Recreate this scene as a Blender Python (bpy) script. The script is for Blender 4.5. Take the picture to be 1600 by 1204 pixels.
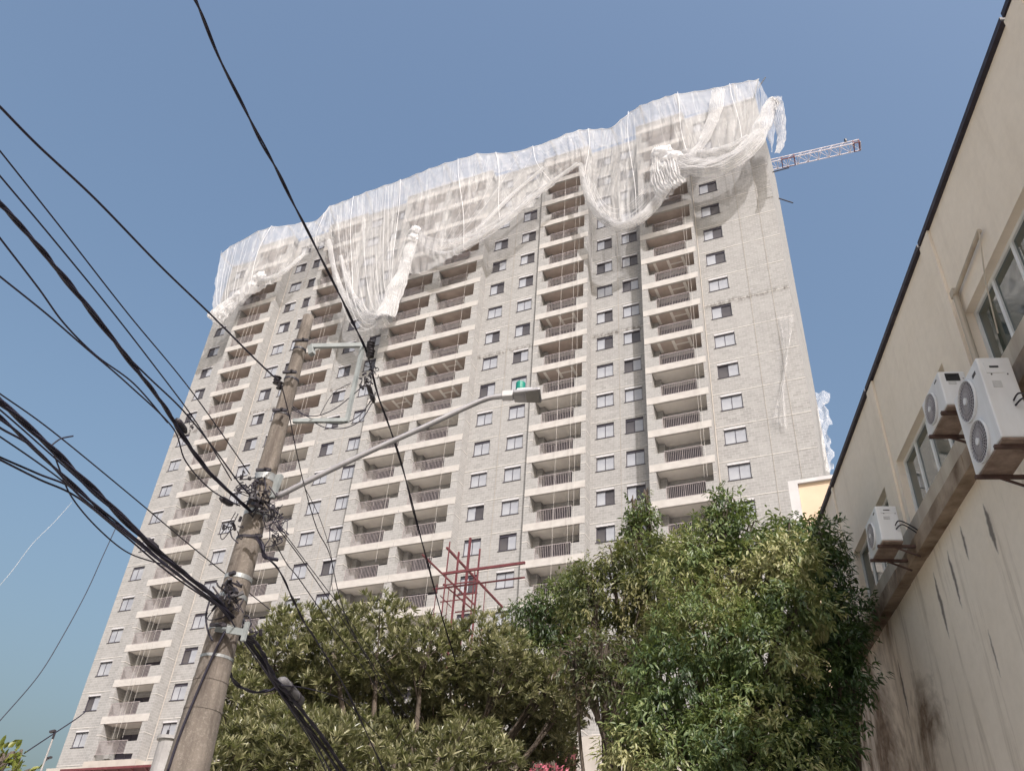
import bpy, math, random
import numpy as np
from mathutils import Vector, Matrix
random.seed(7); rng = np.random.default_rng(7)
R_ = math.radians
for o in list(bpy.data.objects): bpy.data.objects.remove(o)
S = bpy.context.scene; C = S.collection
# ------------------------------------------------------------------ camera
CAMZ = 1.6; F = 1351.8; YAW, PIT, ROL = -0.462659, 0.640282, 0.0760764
fw = Vector((math.sin(YAW)*math.cos(PIT), math.cos(YAW)*math.cos(PIT), math.sin(PIT)))
rt = Vector((math.cos(YAW), -math.sin(YAW), 0)); up = rt.cross(fw)
c_, s_ = math.cos(ROL), math.sin(ROL)
rt, up = c_*rt + s_*up, -s_*rt + c_*up
cam = bpy.data.cameras.new('camera'); cam.sensor_width = 36; cam.lens = F/1600*36
cam.clip_start = .05; cam.clip_end = 3000
co = bpy.data.objects.new('camera', cam); C.objects.link(co)
M = Matrix((rt, up, -fw)).transposed().to_4x4(); M.translation = (0, 0, CAMZ); co.matrix_world = M
S.camera = co
# ------------------------------------------------------------------ sky, sun, exposure
SUN_EL, SUN_AZ = R_(43), R_(137)          # azimuth clockwise from +Y
W = bpy.data.worlds.new('World'); S.world = W; W.use_nodes = True
nt = W.node_tree; bg = nt.nodes['Background']
sky = nt.nodes.new('ShaderNodeTexSky'); sky.sky_type = 'NISHITA'; sky.sun_disc = False
sky.sun_elevation = SUN_EL; sky.sun_rotation = SUN_AZ
sky.altitude = 0; sky.air_density = 1.85; sky.dust_density = 10; sky.ozone_density = 5.1
nt.links.new(sky.outputs[0], bg.inputs[0]); bg.inputs[1].default_value = 0.116
sun = bpy.data.lights.new('sun', 'SUN'); sun.energy = 3.2; sun.angle = R_(.5); sun.color = (1, .962, .94)
so = bpy.data.objects.new('sun', sun); C.objects.link(so)
sd = Vector((math.sin(SUN_AZ)*math.cos(SUN_EL), math.cos(SUN_AZ)*math.cos(SUN_EL), math.sin(SUN_EL)))
so.rotation_euler = sd.to_track_quat('Z', 'Y').to_euler()
S.view_settings.view_transform = 'Standard'; S.view_settings.look = 'None'
S.view_settings.exposure = 0.75; S.view_settings.gamma = 1
S.render.engine = 'CYCLES'
S.cycles.transparent_max_bounces = 24; S.cycles.max_bounces = 8
# ------------------------------------------------------------------ geometry helpers
def ray(px, py): return rt*((px-800)/F) - up*((py-602)/F) + fw
def org(v): return Vector((v.x, v.y, v.z + CAMZ))
def atY(px, py, Y): r = ray(px, py); return org(r*(Y/r.y))
def atX(px, py, X): r = ray(px, py); return org(r*(X/r.x))
def atH(px, py, h): r = ray(px, py); return org(r*(h/math.hypot(r.x, r.y)))
SA = R_(-17.85); SD = Vector((math.sin(SA), math.cos(SA), 0)); SN = Vector((SD.y, -SD.x, 0))
def atL(px, py, l): r = ray(px, py); return org(r*(l/r.dot(SN)))
POLE = Vector((-6.594, 6.839, 0))
def atP(px, py, off=0): r = ray(px, py); return org(r*((POLE.dot(SD)+off)/r.dot(SD)))

class MB:
    def __init__(s): s.v = []; s.f = []; s.uv = None
    def box(s, x0, x1, y0, y1, z0, z1):
        n = len(s.v)
        s.v += [(x0,y0,z0),(x1,y0,z0),(x1,y1,z0),(x0,y1,z0),(x0,y0,z1),(x1,y0,z1),(x1,y1,z1),(x0,y1,z1)]
        s.f += [(n,n+3,n+2,n+1),(n+4,n+5,n+6,n+7),(n,n+1,n+5,n+4),(n+1,n+2,n+6,n+5),(n+2,n+3,n+7,n+6),(n+3,n,n+4,n+7)]
        return s
    def hexa(s, p):
        n = len(s.v); s.v += [tuple(q) for q in p]
        s.f += [(n,n+3,n+2,n+1),(n+4,n+5,n+6,n+7),(n,n+1,n+5,n+4),(n+1,n+2,n+6,n+5),(n+2,n+3,n+7,n+6),(n+3,n,n+4,n+7)]
        return s
    def bar(s, a, b, w, h=None, upv=(0,0,1)):
        a, b = Vector(a), Vector(b); d = (b-a).normalized(); h = h or w
        u = Vector(upv)
        if abs(d.dot(u)) > .95: u = Vector((1,0,0))
        x = d.cross(u).normalized()*(w/2); y = x.cross(d).normalized()*(h/2)
        return s.hexa([a-x-y, a+x-y, b+x-y, b-x-y, a-x+y, a+x+y, b+x+y, b-x+y])
    def tube(s, pts, r, n=8, cap=True):
        pts = [Vector(p) for p in pts]
        rr = r if isinstance(r, (list, tuple)) else [r]*len(pts)
        b = len(s.v); x = None
        for i, p in enumerate(pts):
            d = (pts[min(i+1, len(pts)-1)] - pts[max(i-1, 0)]).normalized()
            if x is None:
                x = d.cross(Vector((0,0,1)))
                if x.length < .05: x = d.cross(Vector((1,0,0)))
            x = (x - d*x.dot(d)).normalized(); y = d.cross(x)
            for k in range(n):
                a = 2*math.pi*k/n; s.v.append(tuple(p + (x*math.cos(a) + y*math.sin(a))*rr[i]))
        for i in range(len(pts)-1):
            for k in range(n):
                k2 = (k+1) % n; s.f.append((b+i*n+k, b+i*n+k2, b+(i+1)*n+k2, b+(i+1)*n+k))
        if cap:
            s.f.append(tuple(b+k for k in range(n))[::-1]); m = b+(len(pts)-1)*n; s.f.append(tuple(m+k for k in range(n)))
        return s
    def quad(s, a, b, c, d):
        n = len(s.v); s.v += [tuple(a), tuple(b), tuple(c), tuple(d)]; s.f.append((n,n+1,n+2,n+3)); return s
    def build(s, name, mat, parent=None, smooth=False):
        me = bpy.data.meshes.new(name); me.from_pydata(s.v, [], s.f); me.update()
        if mat: me.materials.append(mat)
        if smooth:
            for p in me.polygons: p.use_smooth = True
        o = bpy.data.objects.new(name, me); C.objects.link(o)
        if parent: o.parent = parent
        return o
def tag(o, label=None, cat=None, group=None, kind=None):
    for k, v in (('label', label), ('category', cat), ('group', group), ('kind', kind)):
        if v: o[k] = v
    return o
def empty(name, loc=(0,0,0), rz=0):
    o = bpy.data.objects.new(name, None); C.objects.link(o); o.location = loc; o.rotation_euler = (0,0,rz); o.empty_display_size = .3
    return o
def spline(P, n=8):
    P = [Vector(p) for p in P]; out = []
    for i in range(len(P)-1):
        p0 = P[max(i-1,0)]; p1 = P[i]; p2 = P[i+1]; p3 = P[min(i+2, len(P)-1)]
        for k in range(n):
            t = k/n
            out.append(.5*((2*p1) + (p2-p0)*t + (2*p0-5*p1+4*p2-p3)*t*t + (3*p1-p0-3*p2+p3)*t**3))
    out.append(P[-1]); return out
def bevel(o, w=.01, seg=2):
    m = o.modifiers.new('bevel', 'BEVEL'); m.width = w; m.segments = seg; m.limit_method = 'ANGLE'; return o
# ------------------------------------------------------------------ materials
def newmat(name):
    m = bpy.data.materials.new(name); m.use_nodes = True
    return m, m.node_tree, m.node_tree.nodes['Principled BSDF']
class NB:
    def __init__(s, nt): s.nt = nt
    def n(s, t, **k):
        o = s.nt.nodes.new('ShaderNode'+t)
        for a, b in k.items(): setattr(o, a, b)
        return o
    def l(s, a, b): s.nt.links.new(a, b)
    def math(s, op, a, b=None, clamp=False):
        o = s.n('Math', operation=op, use_clamp=clamp)
        for i, q in enumerate((a, b)):
            if q is None: continue
            if isinstance(q, (int, float)): o.inputs[i].default_value = q
            else: s.l(q, o.inputs[i])
        return o.outputs[0]
    def mix(s, fac, a, b, mode='MIX'):
        o = s.n('Mix', data_type='RGBA', blend_type=mode)
        for i, q in ((0, fac), (6, a), (7, b)):
            if isinstance(q, (int, float)): o.inputs[i].default_value = q
            elif isinstance(q, tuple): o.inputs[i].default_value = (*q, 1)[:4]
            else: s.l(q, o.inputs[i])
        return o.outputs[2]
    def noise(s, vec, scale, detail=4, rough=.55, dist=0):
        o = s.n('TexNoise'); o.inputs['Scale'].default_value = scale; o.inputs['Detail'].default_value = detail
        o.inputs['Roughness'].default_value = rough; o.inputs['Distortion'].default_value = dist
        if vec is not None: s.l(vec, o.inputs['Vector'])
        return o.outputs[0]
    def ramp(s, v, a, b, lo=0., hi=1.):
        o = s.n('MapRange'); o.inputs[1].default_value = a; o.inputs[2].default_value = b
        o.inputs[3].default_value = lo; o.inputs[4].default_value = hi; s.l(v, o.inputs[0]); return o.outputs[0]
    def obj(s): return s.n('TexCoord').outputs['Object']
    def scale(s, vec, sc):
        o = s.n('Mapping'); o.inputs['Scale'].default_value = sc; s.l(vec, o.inputs[0]); return o.outputs[0]
    def bump(s, h, st, dist=.02):
        o = s.n('Bump'); o.inputs['Strength'].default_value = st; o.inputs['Distance'].default_value = dist; s.l(h, o.inputs['Height']); return o.outputs[0]
def mottled(name, c1, c2, scale=3, rough=.8, metal=0, bump=.2, sc=(1,1,1), spec=.4):
    m, nt, p = newmat(name); b = NB(nt); v = b.scale(b.obj(), sc)
    n = b.noise(v, scale); f = b.ramp(n, .32, .68)
    b.l(b.mix(f, c1, c2), p.inputs['Base Color']); p.inputs['Roughness'].default_value = rough
    p.inputs['Metallic'].default_value = metal; p.inputs['Specular IOR Level'].default_value = spec
    if bump: b.l(b.bump(b.noise(v, scale*6), bump), p.inputs['Normal'])
    return m
def block_mat():
    m, nt, p = newmat('concrete block masonry'); b = NB(nt); pos = b.obj()
    sx = b.n('SeparateXYZ'); b.l(pos, sx.inputs[0])
    cx = b.n('CombineXYZ'); b.l(b.math('ADD', sx.outputs[0], sx.outputs[1]), cx.inputs[0]); b.l(b.math('SUBTRACT', sx.outputs[2], .2), cx.inputs[1])
    br = b.n('TexBrick'); b.l(cx.outputs[0], br.inputs[0])
    br.inputs['Color1'].default_value = (.225,.219,.218,1); br.inputs['Color2'].default_value = (.30,.293,.292,1)
    br.inputs['Mortar'].default_value = (.36,.35,.345,1); br.inputs['Scale'].default_value = 1
    br.inputs['Brick Width'].default_value = .4; br.inputs['Row Height'].default_value = .2; br.inputs['Mortar Size'].default_value = .016
    br.inputs['Mortar Smooth'].default_value = .2; br.inputs['Bias'].default_value = .0
    n1 = b.noise(pos, .35, 5, .6); n2 = b.noise(pos, 2.6, 4, .7)
    c = b.mix(b.ramp(n1, .3, .7, 0, .45), br.outputs[0], (.325,.318,.316))
    c = b.mix(b.ramp(n2, .35, .75, 0, .55), c, (.235,.229,.227))
    # light mortar line and grime at every floor slab
    fz = b.math('MODULO', b.math('ADD', sx.outputs[2], ZOFF), 2.8)
    line = b.math('LESS_THAN', fz, .07)
    nl = b.noise(b.scale(pos, (1.2,1.2,.4)), 1.3, 3)
    c = b.mix(b.math('MULTIPLY', line, b.ramp(nl, .33, .52)), c, (.44,.42,.405))
    line2 = b.math('MULTIPLY', b.math('GREATER_THAN', fz, 2.76), b.ramp(nl, .3, .6))
    c = b.mix(line2, c, (.12,.112,.105))
    # one dirty band round the building
    d = b.math('ABSOLUTE', b.math('SUBTRACT', sx.outputs[2], STAINZ))
    nb = b.noise(b.scale(pos, (2,2,1)), 2.2, 5, .7)
    c = b.mix(b.math('MULTIPLY', b.ramp(d, .0, .38, 1, 0), b.ramp(nb, .42, .62)), c, (.10,.09,.085))
    # vertical runs of rain dirt
    st = b.noise(b.scale(pos, (2.2,2.2,.10)), 1.0, 5, .65)
    c = b.mix(b.ramp(st, .55, .8, 0, .35), c, (.18,.173,.168))
    b.l(c, p.inputs['Base Color']); p.inputs['Roughness'].default_value = .95; p.inputs['Specular IOR Level'].default_value = .15
    b.l(b.bump(br.outputs['Fac'], -.5, .02), p.inputs['Normal'])
    return m
TOPZ = 67.2256 + CAMZ            # underside of the balcony beam of the top storey
ZOFF = 2.8*40 - ((TOPZ+.35) % 2.8); STAINZ = TOPZ + .35 - 2.8*8
M_block = block_mat()
M_beam = mottled('cream concrete beam', (.36,.338,.325), (.425,.402,.388), 1.7, .85, sc=(1,1,2))
M_podium = mottled('pale podium concrete', (.33,.30,.275), (.43,.395,.365), .8, .85)
M_soffit = mottled('painted soffit', (.66,.62,.58), (.74,.70,.66), 1.5, .8, bump=0)
M_soffit_raw = mottled('bare brown soffit', (.40,.325,.29), (.50,.42,.38), 1.2, .9, bump=0)
M_tape = mottled('plaster tape', (.74,.70,.66), (.8,.76,.72), 3, .8, bump=0)
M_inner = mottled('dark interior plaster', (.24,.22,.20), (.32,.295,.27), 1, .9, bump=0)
M_frame = mottled('dark bronze window frame', (.035,.03,.045), (.05,.045,.06), 5, .5, bump=0)
M_pane = mottled('window pane over blind', (.25,.255,.285), (.34,.345,.37), .9, .12, bump=0, spec=.6)
M_paneD = mottled('dark room in open sash', (.055,.05,.055), (.085,.078,.08), 1, .2, bump=0)  # sheet in the dark tone of the unlit room behind an opened sash
M_shut = mottled('white shutter box', (.44,.43,.45), (.50,.49,.51), 3, .5, bump=0)
M_rail = mottled('painted railing', (.25,.22,.225), (.33,.29,.295), 5, .5, metal=.1, bump=0)
M_steel = mottled('galvanised steel', (.22,.225,.23), (.33,.34,.34), 9, .45, metal=.35, bump=.05)
M_dark = mottled('dark hardware', (.015,.013,.018), (.04,.034,.04), 20, .5, bump=.05)
M_cable = mottled('black cable', (.007,.005,.014), (.014,.011,.024), 6, .6, bump=0)
M_rope = mottled('pale rope', (.38,.36,.34), (.48,.46,.44), 9, .9, bump=0)
M_red = mottled('red oxide steel', (.09,.022,.027), (.13,.035,.04), 4, .6, bump=0)
M_crane = mottled('whitish crane paint', (.42,.38,.41), (.50,.46,.49), 2, .5, bump=0)
M_white = mottled('white painted metal', (.56,.55,.555), (.71,.715,.735), 2.2, .45, bump=0, sc=(1,1,.35))
M_rustpan = mottled('rusty unit base', (.16,.11,.085), (.28,.21,.17), 7, .8)
M_bark = mottled('tree bark', (.055,.042,.033), (.12,.095,.075), 9, .95, bump=.6, sc=(1,1,.3))
M_asph = mottled('pale bounce concrete road', (.36,.35,.33), (.44,.43,.405), 12, .9, bump=.3)  # unseen ground, made pale to bounce light up onto the shaded beige wall
M_pave = mottled('pavement concrete', (.36,.345,.325), (.46,.44,.415), 2.5, .9)
M_kerb = mottled('kerb concrete', (.34,.33,.31), (.42,.41,.39), 4, .9)
M_soil = mottled('yard ground', (.36,.33,.285), (.45,.42,.37), .8, .95)  # yard also kept pale for the bounced light on that wall
M_black = mottled('near black', (.01,.01,.012), (.02,.018,.022), 5, .7, bump=0)
# ================================================================== SETTING: ground and street
def streetbox(mb, s0, s1, l0, l1, z0, z1):
    P = [SD*s + SN*l for s, l in ((s0,l0),(s0,l1),(s1,l1),(s1,l0))]
    return mb.hexa([(p.x,p.y,z0) for p in P] + [(p.x,p.y,z1) for p in P])
g = MB(); g.quad((-1500,-1500,0),(1500,-1500,0),(1500,1500,0),(-1500,1500,0))
tag(g.build('ground', M_soil), kind='structure')
r = MB()
def sq(mb, s0, s1, l0, l1, z):
    P = [SD*s + SN*l for s, l in ((s0,l0),(s0,l1),(s1,l1),(s1,l0))]; mb.quad(*[(p.x,p.y,z) for p in P])
sq(r, -60, 11, -3.2, 3.3, .004); tag(r.build('road', M_asph), kind='structure')
p1 = MB(); streetbox(p1, -60, 11, -5.4, -3.35, -.1, .13); streetbox(p1, -60, 11, 3.45, 4.98, -.1, .13)
tag(p1.build('pavement', M_pave), kind='structure')
k1 = MB(); streetbox(k1, -60, 11, -3.35, -3.2, -.1, .135); streetbox(k1, -60, 11, 3.3, 3.45, -.1, .135)
tag(k1.build('kerb', M_kerb), kind='structure')
# ================================================================== THE TOWER
tower = empty('apartment_tower', (-32, 50, 0))
tag(tower, 'tall unfinished apartment tower of grey concrete blocks with stacked balconies', 'apartment tower')
OFF = Vector((-32, 50, 0))
TP = {}
def part(mb, name, mat, parent=None, label=None):
    o = mb.build(name, mat, parent or tower)
    o.location = -OFF if parent is None else (0,0,0)
    if label: o['label'] = label
    return o
Zt = lambda k: TOPZ - 2.8*k
ROOF = 68.35 + CAMZ; POD = 14.1 + CAMZ; YB = 59.7; YI = 51.6
# sections: x0, x1, front Y, window centres
SEC = [(-62.35,-57.3,50.8,[-60.79]), (-57.3,-52.5,49.2,None), (-52.5,-47.95,50.15,[-51.24,-48.95]), (-47.95,-43.1,49.33,None),
       (-43.1,-38.0,49.57,[-41.88,-39.09]), (-38.0,-28.3,48.87,None), (-28.3,-23.05,49.8,[-27.05,-24.26]), (-23.05,-18.4,49.55,None),
       (-18.4,-13.66,50.54,[-17.26,-15.01]), (-13.66,-9.2,49.14,None), (-9.2,-2.75,49.95,[-7.81])]
WW = {-7.81:1.5}
WH = 1.27; NF = 19
wcz = lambda k: Zt(k) - .464
wall = MB(); wall_y = {}
for x0, x1, Y, ws in SEC:
    if ws is None: continue
    cur = x0; edges = []
    for w in ws: hw = WW.get(w, 1.36)/2; edges.append((w-hw, w+hw))
    xs = [x0] + [e for ed in edges for e in ed] + [x1]
    for i in range(0, len(xs), 2):
        a, b = xs[i], xs[i+1]
        thick = YI if (i == 0 or i == len(xs)-2) else Y+.24
        wall.box(a, b, Y, thick, POD, ROOF)
    for a, b in edges:
        zs = ROOF
        for k in range(NF):
            zc = wcz(k); wall.box(a, b, Y, Y+.24, zc+WH/2, zs); zs = zc-WH/2
        wall.box(a, b, Y, Y+.24, POD, zs)
# right side, left side, back, roof and the core wall behind the windows
wall.box(-3.0, -2.75, YI, YB, POD, ROOF); wall.box(-62.35, -62.1, YI, YB, POD, ROOF)
wall.box(-62.1, -3.0, YB-.25, YB, POD, ROOF)
BAL = [(-57.3,-52.5,-56.88,-53.03,49.2,.06,.95), (-47.95,-43.1,-47.47,-43.66,49.33,.25,.85), (-38.0,-33.1,-37.31,-33.4,48.87,.3,.75),
       (-33.1,-28.3,-32.79,-28.89,48.87,.3,.8), (-23.05,-18.4,-22.62,-18.78,49.55,.58,.62), (-13.66,-9.2,-13.18,-9.11-.25,49.14,.62,.5)]
BAL[5] = (-13.66,-9.15,-13.18,-9.36,49.14,.6,.55)
LASTK = [18, 18, 17, 17, 16, 15]
# wall above the top beams, and plain lower storeys hidden by trees
for bi, b in enumerate(BAL):
    wall.box(b[0], b[1], b[4], YI, Zt(0)+.55, ROOF)
    z1 = Zt(LASTK[bi])-2.8
    if z1 > POD+.01: wall.box(b[0], b[1], b[4], YI, POD, z1)
part(wall, 'wall', M_block)
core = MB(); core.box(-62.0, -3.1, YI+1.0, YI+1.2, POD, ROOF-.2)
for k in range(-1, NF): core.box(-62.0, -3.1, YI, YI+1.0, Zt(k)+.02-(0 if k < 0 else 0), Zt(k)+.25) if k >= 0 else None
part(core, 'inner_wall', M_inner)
rf = MB(); rf.box(-62.1, -3.0, YI, YB-.25, ROOF-.5, ROOF-.25); rf.box(-40,-26,53.5,58,ROOF-.25,ROOF+.3); part(rf, 'roof', M_podium)
# podium
pd = MB(); pd.box(-62.6, -57.4, 50.2, YB, 0, POD); pd.box(-57.4, -52.2, 48.95, YB, 0, POD); pd.box(-52.2, -47.9, 49.7, YB, 0, POD)
pd.box(-47.9, -2.7, 48.6, YB, 0, POD-.3)
part(pd, 'podium', M_podium)
cn = MB(); cn.box(-57.2, -47.8, 47.0, 48.94, POD-1.15, POD-1.0)
for i in range(8): cn.bar((-57+i*1.3,47.1,POD-1.1), (-57+i*1.3,48.9,POD-2.2), .08)
part(cn, 'protective_tray', M_red)
# thin light joint + drain pipes on the facade
sl = MB()
for k in range(1, NF): sl.box(-58.45, -58.3, 50.797, 50.85, Zt(k)-1.0, Zt(k)+.1)
part(sl, 'dark_strip', M_black)  # narrow near-black strips on the left wall, one per storey
pp = MB(); pp.tube([(-23.02,49.74,POD+.3), (-23.02,49.74,TOPZ+.4)], .055, 8)
part(pp, 'drain_pipe', M_dark)
for X, Y in ((-38.2,49.5), (-9.10,49.88), (-52.4,50.08)): part(MB().tube([(X,Y,POD), (X,Y,TOPZ+.3)], .035, 6), 'drain_pipe', M_podium, label='pale vertical drain pipe in a corner of the facade')
rc = MB()
for X, Y in ((-16.1,50.53), (-5.6,49.94), (-4.0,49.94), (-25.6,49.79), (-40.4,49.56), (-50.1,50.14)):
    rc.box(X, X+.03, Y-.012, Y+.02, POD, TOPZ+.4)
part(rc, 'expansion_joint', M_inner)
# parapet cap
pc = MB()
for x0, x1, Y, ws in SEC:
    pc.box(x0+.003, x1-.003, Y-.05, Y+.2, ROOF-.0, ROOF+.1) 
part(pc, 'parapet_cap', M_beam)
# ---- windows
def win_frame(w, kind):
    m = MB(); h = WH; hw = w/2; t = .05
    m.box(-hw, hw, .05, .13, h/2-.20, h/2-.13) ; m.box(-hw, hw, .05, .13, -h/2, -h/2+t)
    m.box(-hw, -hw+t, .05, .13, -h/2+t, h/2-.2); m.box(hw-t, hw, .05, .13, -h/2+t, h/2-.2)
    m.box(-.02, .02, .06, .12, -h/2+t, h/2-.2)
    m.box(-hw-.06, hw+.06, -.04, .05, -h/2-.045, -h/2-.002)      # dark sill
    m.box(-hw, hw, .08, .2, h/2-.13, h/2)
    return m
fm = {}
def frame_obj(w):
    if w not in fm:
        o = win_frame(w, 0); me = bpy.data.meshes.new('window_frame'); me.from_pydata(o.v, [], o.f); me.materials.append(M_frame); fm[w] = me
    return fm[w]
def meshof(mb, name, mat):
    me = bpy.data.meshes.new(name); me.from_pydata(mb.v, [], mb.f); me.materials.append(mat); return me
pm = {}
def pane_mesh(w, side, mat):
    key = (w, side, mat.name)
    if key not in pm:
        hw = w/2; a, b = (-hw+.05, -.02) if side < 0 else (.02, hw-.05)
        pm[key] = meshof(MB().box(a, b, .085 if mat is M_pane else .11, .1 if mat is M_pane else .125, -WH/2+.05, WH/2-.2), 'pane', mat)
    return pm[key]
sm = {}
def shut_mesh(w):
    if w not in sm: sm[w] = meshof(MB().box(-w/2+.02, w/2-.02, -.05, .075, WH/2-.125, WH/2-.01), 'shutter_box', M_shut)
    return sm[w]
def link(name, me, parent, loc):
    o = bpy.data.objects.new(name, me); C.objects.link(o); o.parent = parent; o.location = loc; return o
KNOWN = {(-7.81,3):'R',(-7.81,4):'r',(-7.81,5):'R',(-7.81,6):'r',(-7.81,7):'C',(-7.81,8):'R',(-7.81,9):'C',(-7.81,10):'L',(-7.81,11):'C',(-7.81,12):'C',(-7.81,13):'C',
 (-15.01,4):'R',(-15.01,5):'R',(-15.01,6):'L',(-15.01,7):'C',(-15.01,8):'R',(-15.01,9):'L',(-15.01,10):'C',
 (-17.26,4):'R',(-17.26,5):'L',(-17.26,6):'C',(-17.26,7):'R',(-17.26,8):'R',(-17.26,9):'C',(-17.26,13):'r',
 (-24.26,2):'R',(-24.26,3):'R',(-24.26,4):'R',(-24.26,5):'R',(-24.26,6):'C',(-24.26,7):'R',(-24.26,8):'L',(-27.05,3):'R',(-27.05,4):'L',(-27.05,5):'R',(-27.05,6):'C',(-27.05,7):'R',(-27.05,8):'C',(-27.05,9):'L'}
allw = []
for x0, x1, Y, ws in SEC:
    for w in ws or []:
        for k in range(NF):
            d = math.sqrt(w*w + Y*Y + wcz(k)**2); allw.append((d, w, Y, k))
vis = []
for d, w, Y, k in allw:
    if w > -10 and k > 13: continue
    if -20 < w < -14 and k > 14: continue
    if -28 < w < -20 and k > 16: continue
    if -43 < w < -38 and k > 15: continue
    if w == -48.95 and k > 5: continue
    vis.append((d, w, Y, k))
vis.sort(); big = set((w, k) for d, w, Y, k in vis[:100])
rest = {'frame': MB(), 'pane': MB(), 'dark': MB(), 'shut': MB()}
def addmesh(dst, me, off):
    n = len(dst.v); dst.v += [(v.co.x+off[0], v.co.y+off[1], v.co.z+off[2]) for v in me.vertices]
    dst.f += [tuple(i+n for i in p.vertices) for p in me.polygons]
for d, w, Y, k in allw:
    wd = WW.get(w, 1.36); rr = random.random(); st = KNOWN.get((w, k))
    if st is None: st = ('L' if rr < .3 else 'R' if rr < .62 else 'C') if k < 8 else ('L' if rr < .1 else 'R' if rr < .17 else 'C')
    shutter = random.random() < .62
    loc = (w, Y, wcz(k))
    ml = M_paneD if st == 'L' else M_pane; mr = M_paneD if st in 'Rr' else M_pane
    if (w, k) in big:
        f = link('window', frame_obj(wd), tower, Vector(loc)-OFF)
        link('pane', pane_mesh(wd, -1, ml), f, (0,0,0)); link('pane', pane_mesh(wd, 1, mr), f, (0,0,0))
        if shutter: link('shutter_box', shut_mesh(wd), f, (0,0,0))
    else:
        addmesh(rest['frame'], frame_obj(wd), loc)
        addmesh(rest['dark' if ml is M_paneD else 'pane'], pane_mesh(wd, -1, ml), loc)
        addmesh(rest['dark' if mr is M_paneD else 'pane'], pane_mesh(wd, 1, mr), loc)
        if shutter: addmesh(rest['shut'], shut_mesh(wd), loc)
me = bpy.data.meshes.new('window'); vs = []; fs = []; mi = []
for i, key in enumerate(('frame','pane','dark','shut')):
    n = len(vs); vs += rest[key].v; fs += [tuple(a+n for a in f) for f in rest[key].f]; mi += [i]*len(rest[key].f)
me.from_pydata(vs, [], fs)
for m_ in (M_frame, M_pane, M_paneD, M_shut): me.materials.append(m_)
me.polygons.foreach_set('material_index', mi)
o = bpy.data.objects.new('window', me); C.objects.link(o); o.parent = tower; o.location = -OFF; o['kind'] = 'stuff'; o['label'] = 'smaller far windows on the left and hidden parts of the facade'
# ---- balconies
# x0, x1 section, opening l, r, Y, low wall left, low wall right
def bal_meshes(b):
    x0, x1, l, r_, Y, lw, rw = b; D = 1.55; cx = l
    base = MB()   # local z: 0 = underside of own top beam; storey runs down to -2.25 (floor), own beam on top 0..0.55
    base.box(x0, l, Y, YI, -2.8, 0); base.box(r_, x1, Y, YI, -2.8, 0)
    base.box(l, l+lw, Y, Y+.15, -2.25, -1.38); base.box(r_-rw, r_, Y, Y+.15, -2.25, -1.38)
    base.box(l, l+.45, Y+D-.55, Y+D, -2.25, 0)                      # inner pier
    base.box(r_-.25, r_, Y+D, Y+D+.15, -2.25, 0); base.box(l+.45, r_-.25, Y+D, Y+D+.15, -.42, 0)
    beam = MB(); beam.box(x0+.02, x1-.02, Y-.03, Y+.18, 0.0, .55)
    sof = MB(); sof.box(l-.02, r_+.02, Y+.19, YI+.0, .04, .16)
    flo = MB(); 
    door = MB(); door.box(l+.45, r_-.25, Y+D+.06, Y+D+.1, -2.25, -.42)
    for q in (l+.45, l+1.4, l+2.3, r_-.32): door.box(q, q+.06, Y+D+.02, Y+D+.059, -2.25, -.42)
    rail = MB(); a, c = l+lw+.01, r_-rw-.01
    rail.box(a, c, Y+.04, Y+.09, -1.30, -1.255); rail.box(a, c, Y+.045, Y+.085, -2.2, -2.165)
    n = int((c-a)/.125)
    for i in range(n+1):
        x = a + .012 + (c-a-.024)*i/n; wd = .022 if i not in (0, n//2, n) else .04
        rail.box(x-wd/2, x+wd/2, Y+.05, Y+.08, -2.165, -1.30)
    tape = MB(); zz = .034
    for q in (l+1.55, l+2.75): tape.box(q, q+.22, Y+.2, Y+1.4, zz-.006, zz)
    tape.box(l+1.765, l+2.755, Y+.7, Y+.85, zz-.008, zz-.001); tape2 = MB().box(l+.45, l+.67, Y+.2, Y+1.4, zz-.006, zz)
    return [meshof(base,'balcony',M_block), meshof(beam,'beam',M_beam), meshof(rail,'railing',M_rail), meshof(door,'door',M_frame), meshof(sof,'soffit',M_soffit), meshof(sof,'soffit',M_soffit_raw), meshof(tape,'joint_tape',M_tape), meshof(tape2,'joint_tape',M_tape)]
for bi, b in enumerate(BAL):
    ms = bal_meshes(b); cnt = 0
    for k in range(0, NF):
        if k > LASTK[bi]: continue
        B = link('balcony', ms[0], tower, Vector((0,0,Zt(k)))-OFF)
        link('beam', ms[1], B, (0,0,0)); link('railing', ms[2], B, (0,0,0)); link('door', ms[3], B, (0,0,0))
        link('soffit', ms[5] if k <= 9 else ms[4], B, (0,0,0))
        if (bi in (2,3) and k in (8,9,10)) or (bi == 4 and k in (7,9)) or (bi == 5 and k in (6,7,8,9)): link('joint_tape', ms[6], B, (0,0,0)); link('joint_tape', ms[7], B, (0,0,0))

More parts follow.
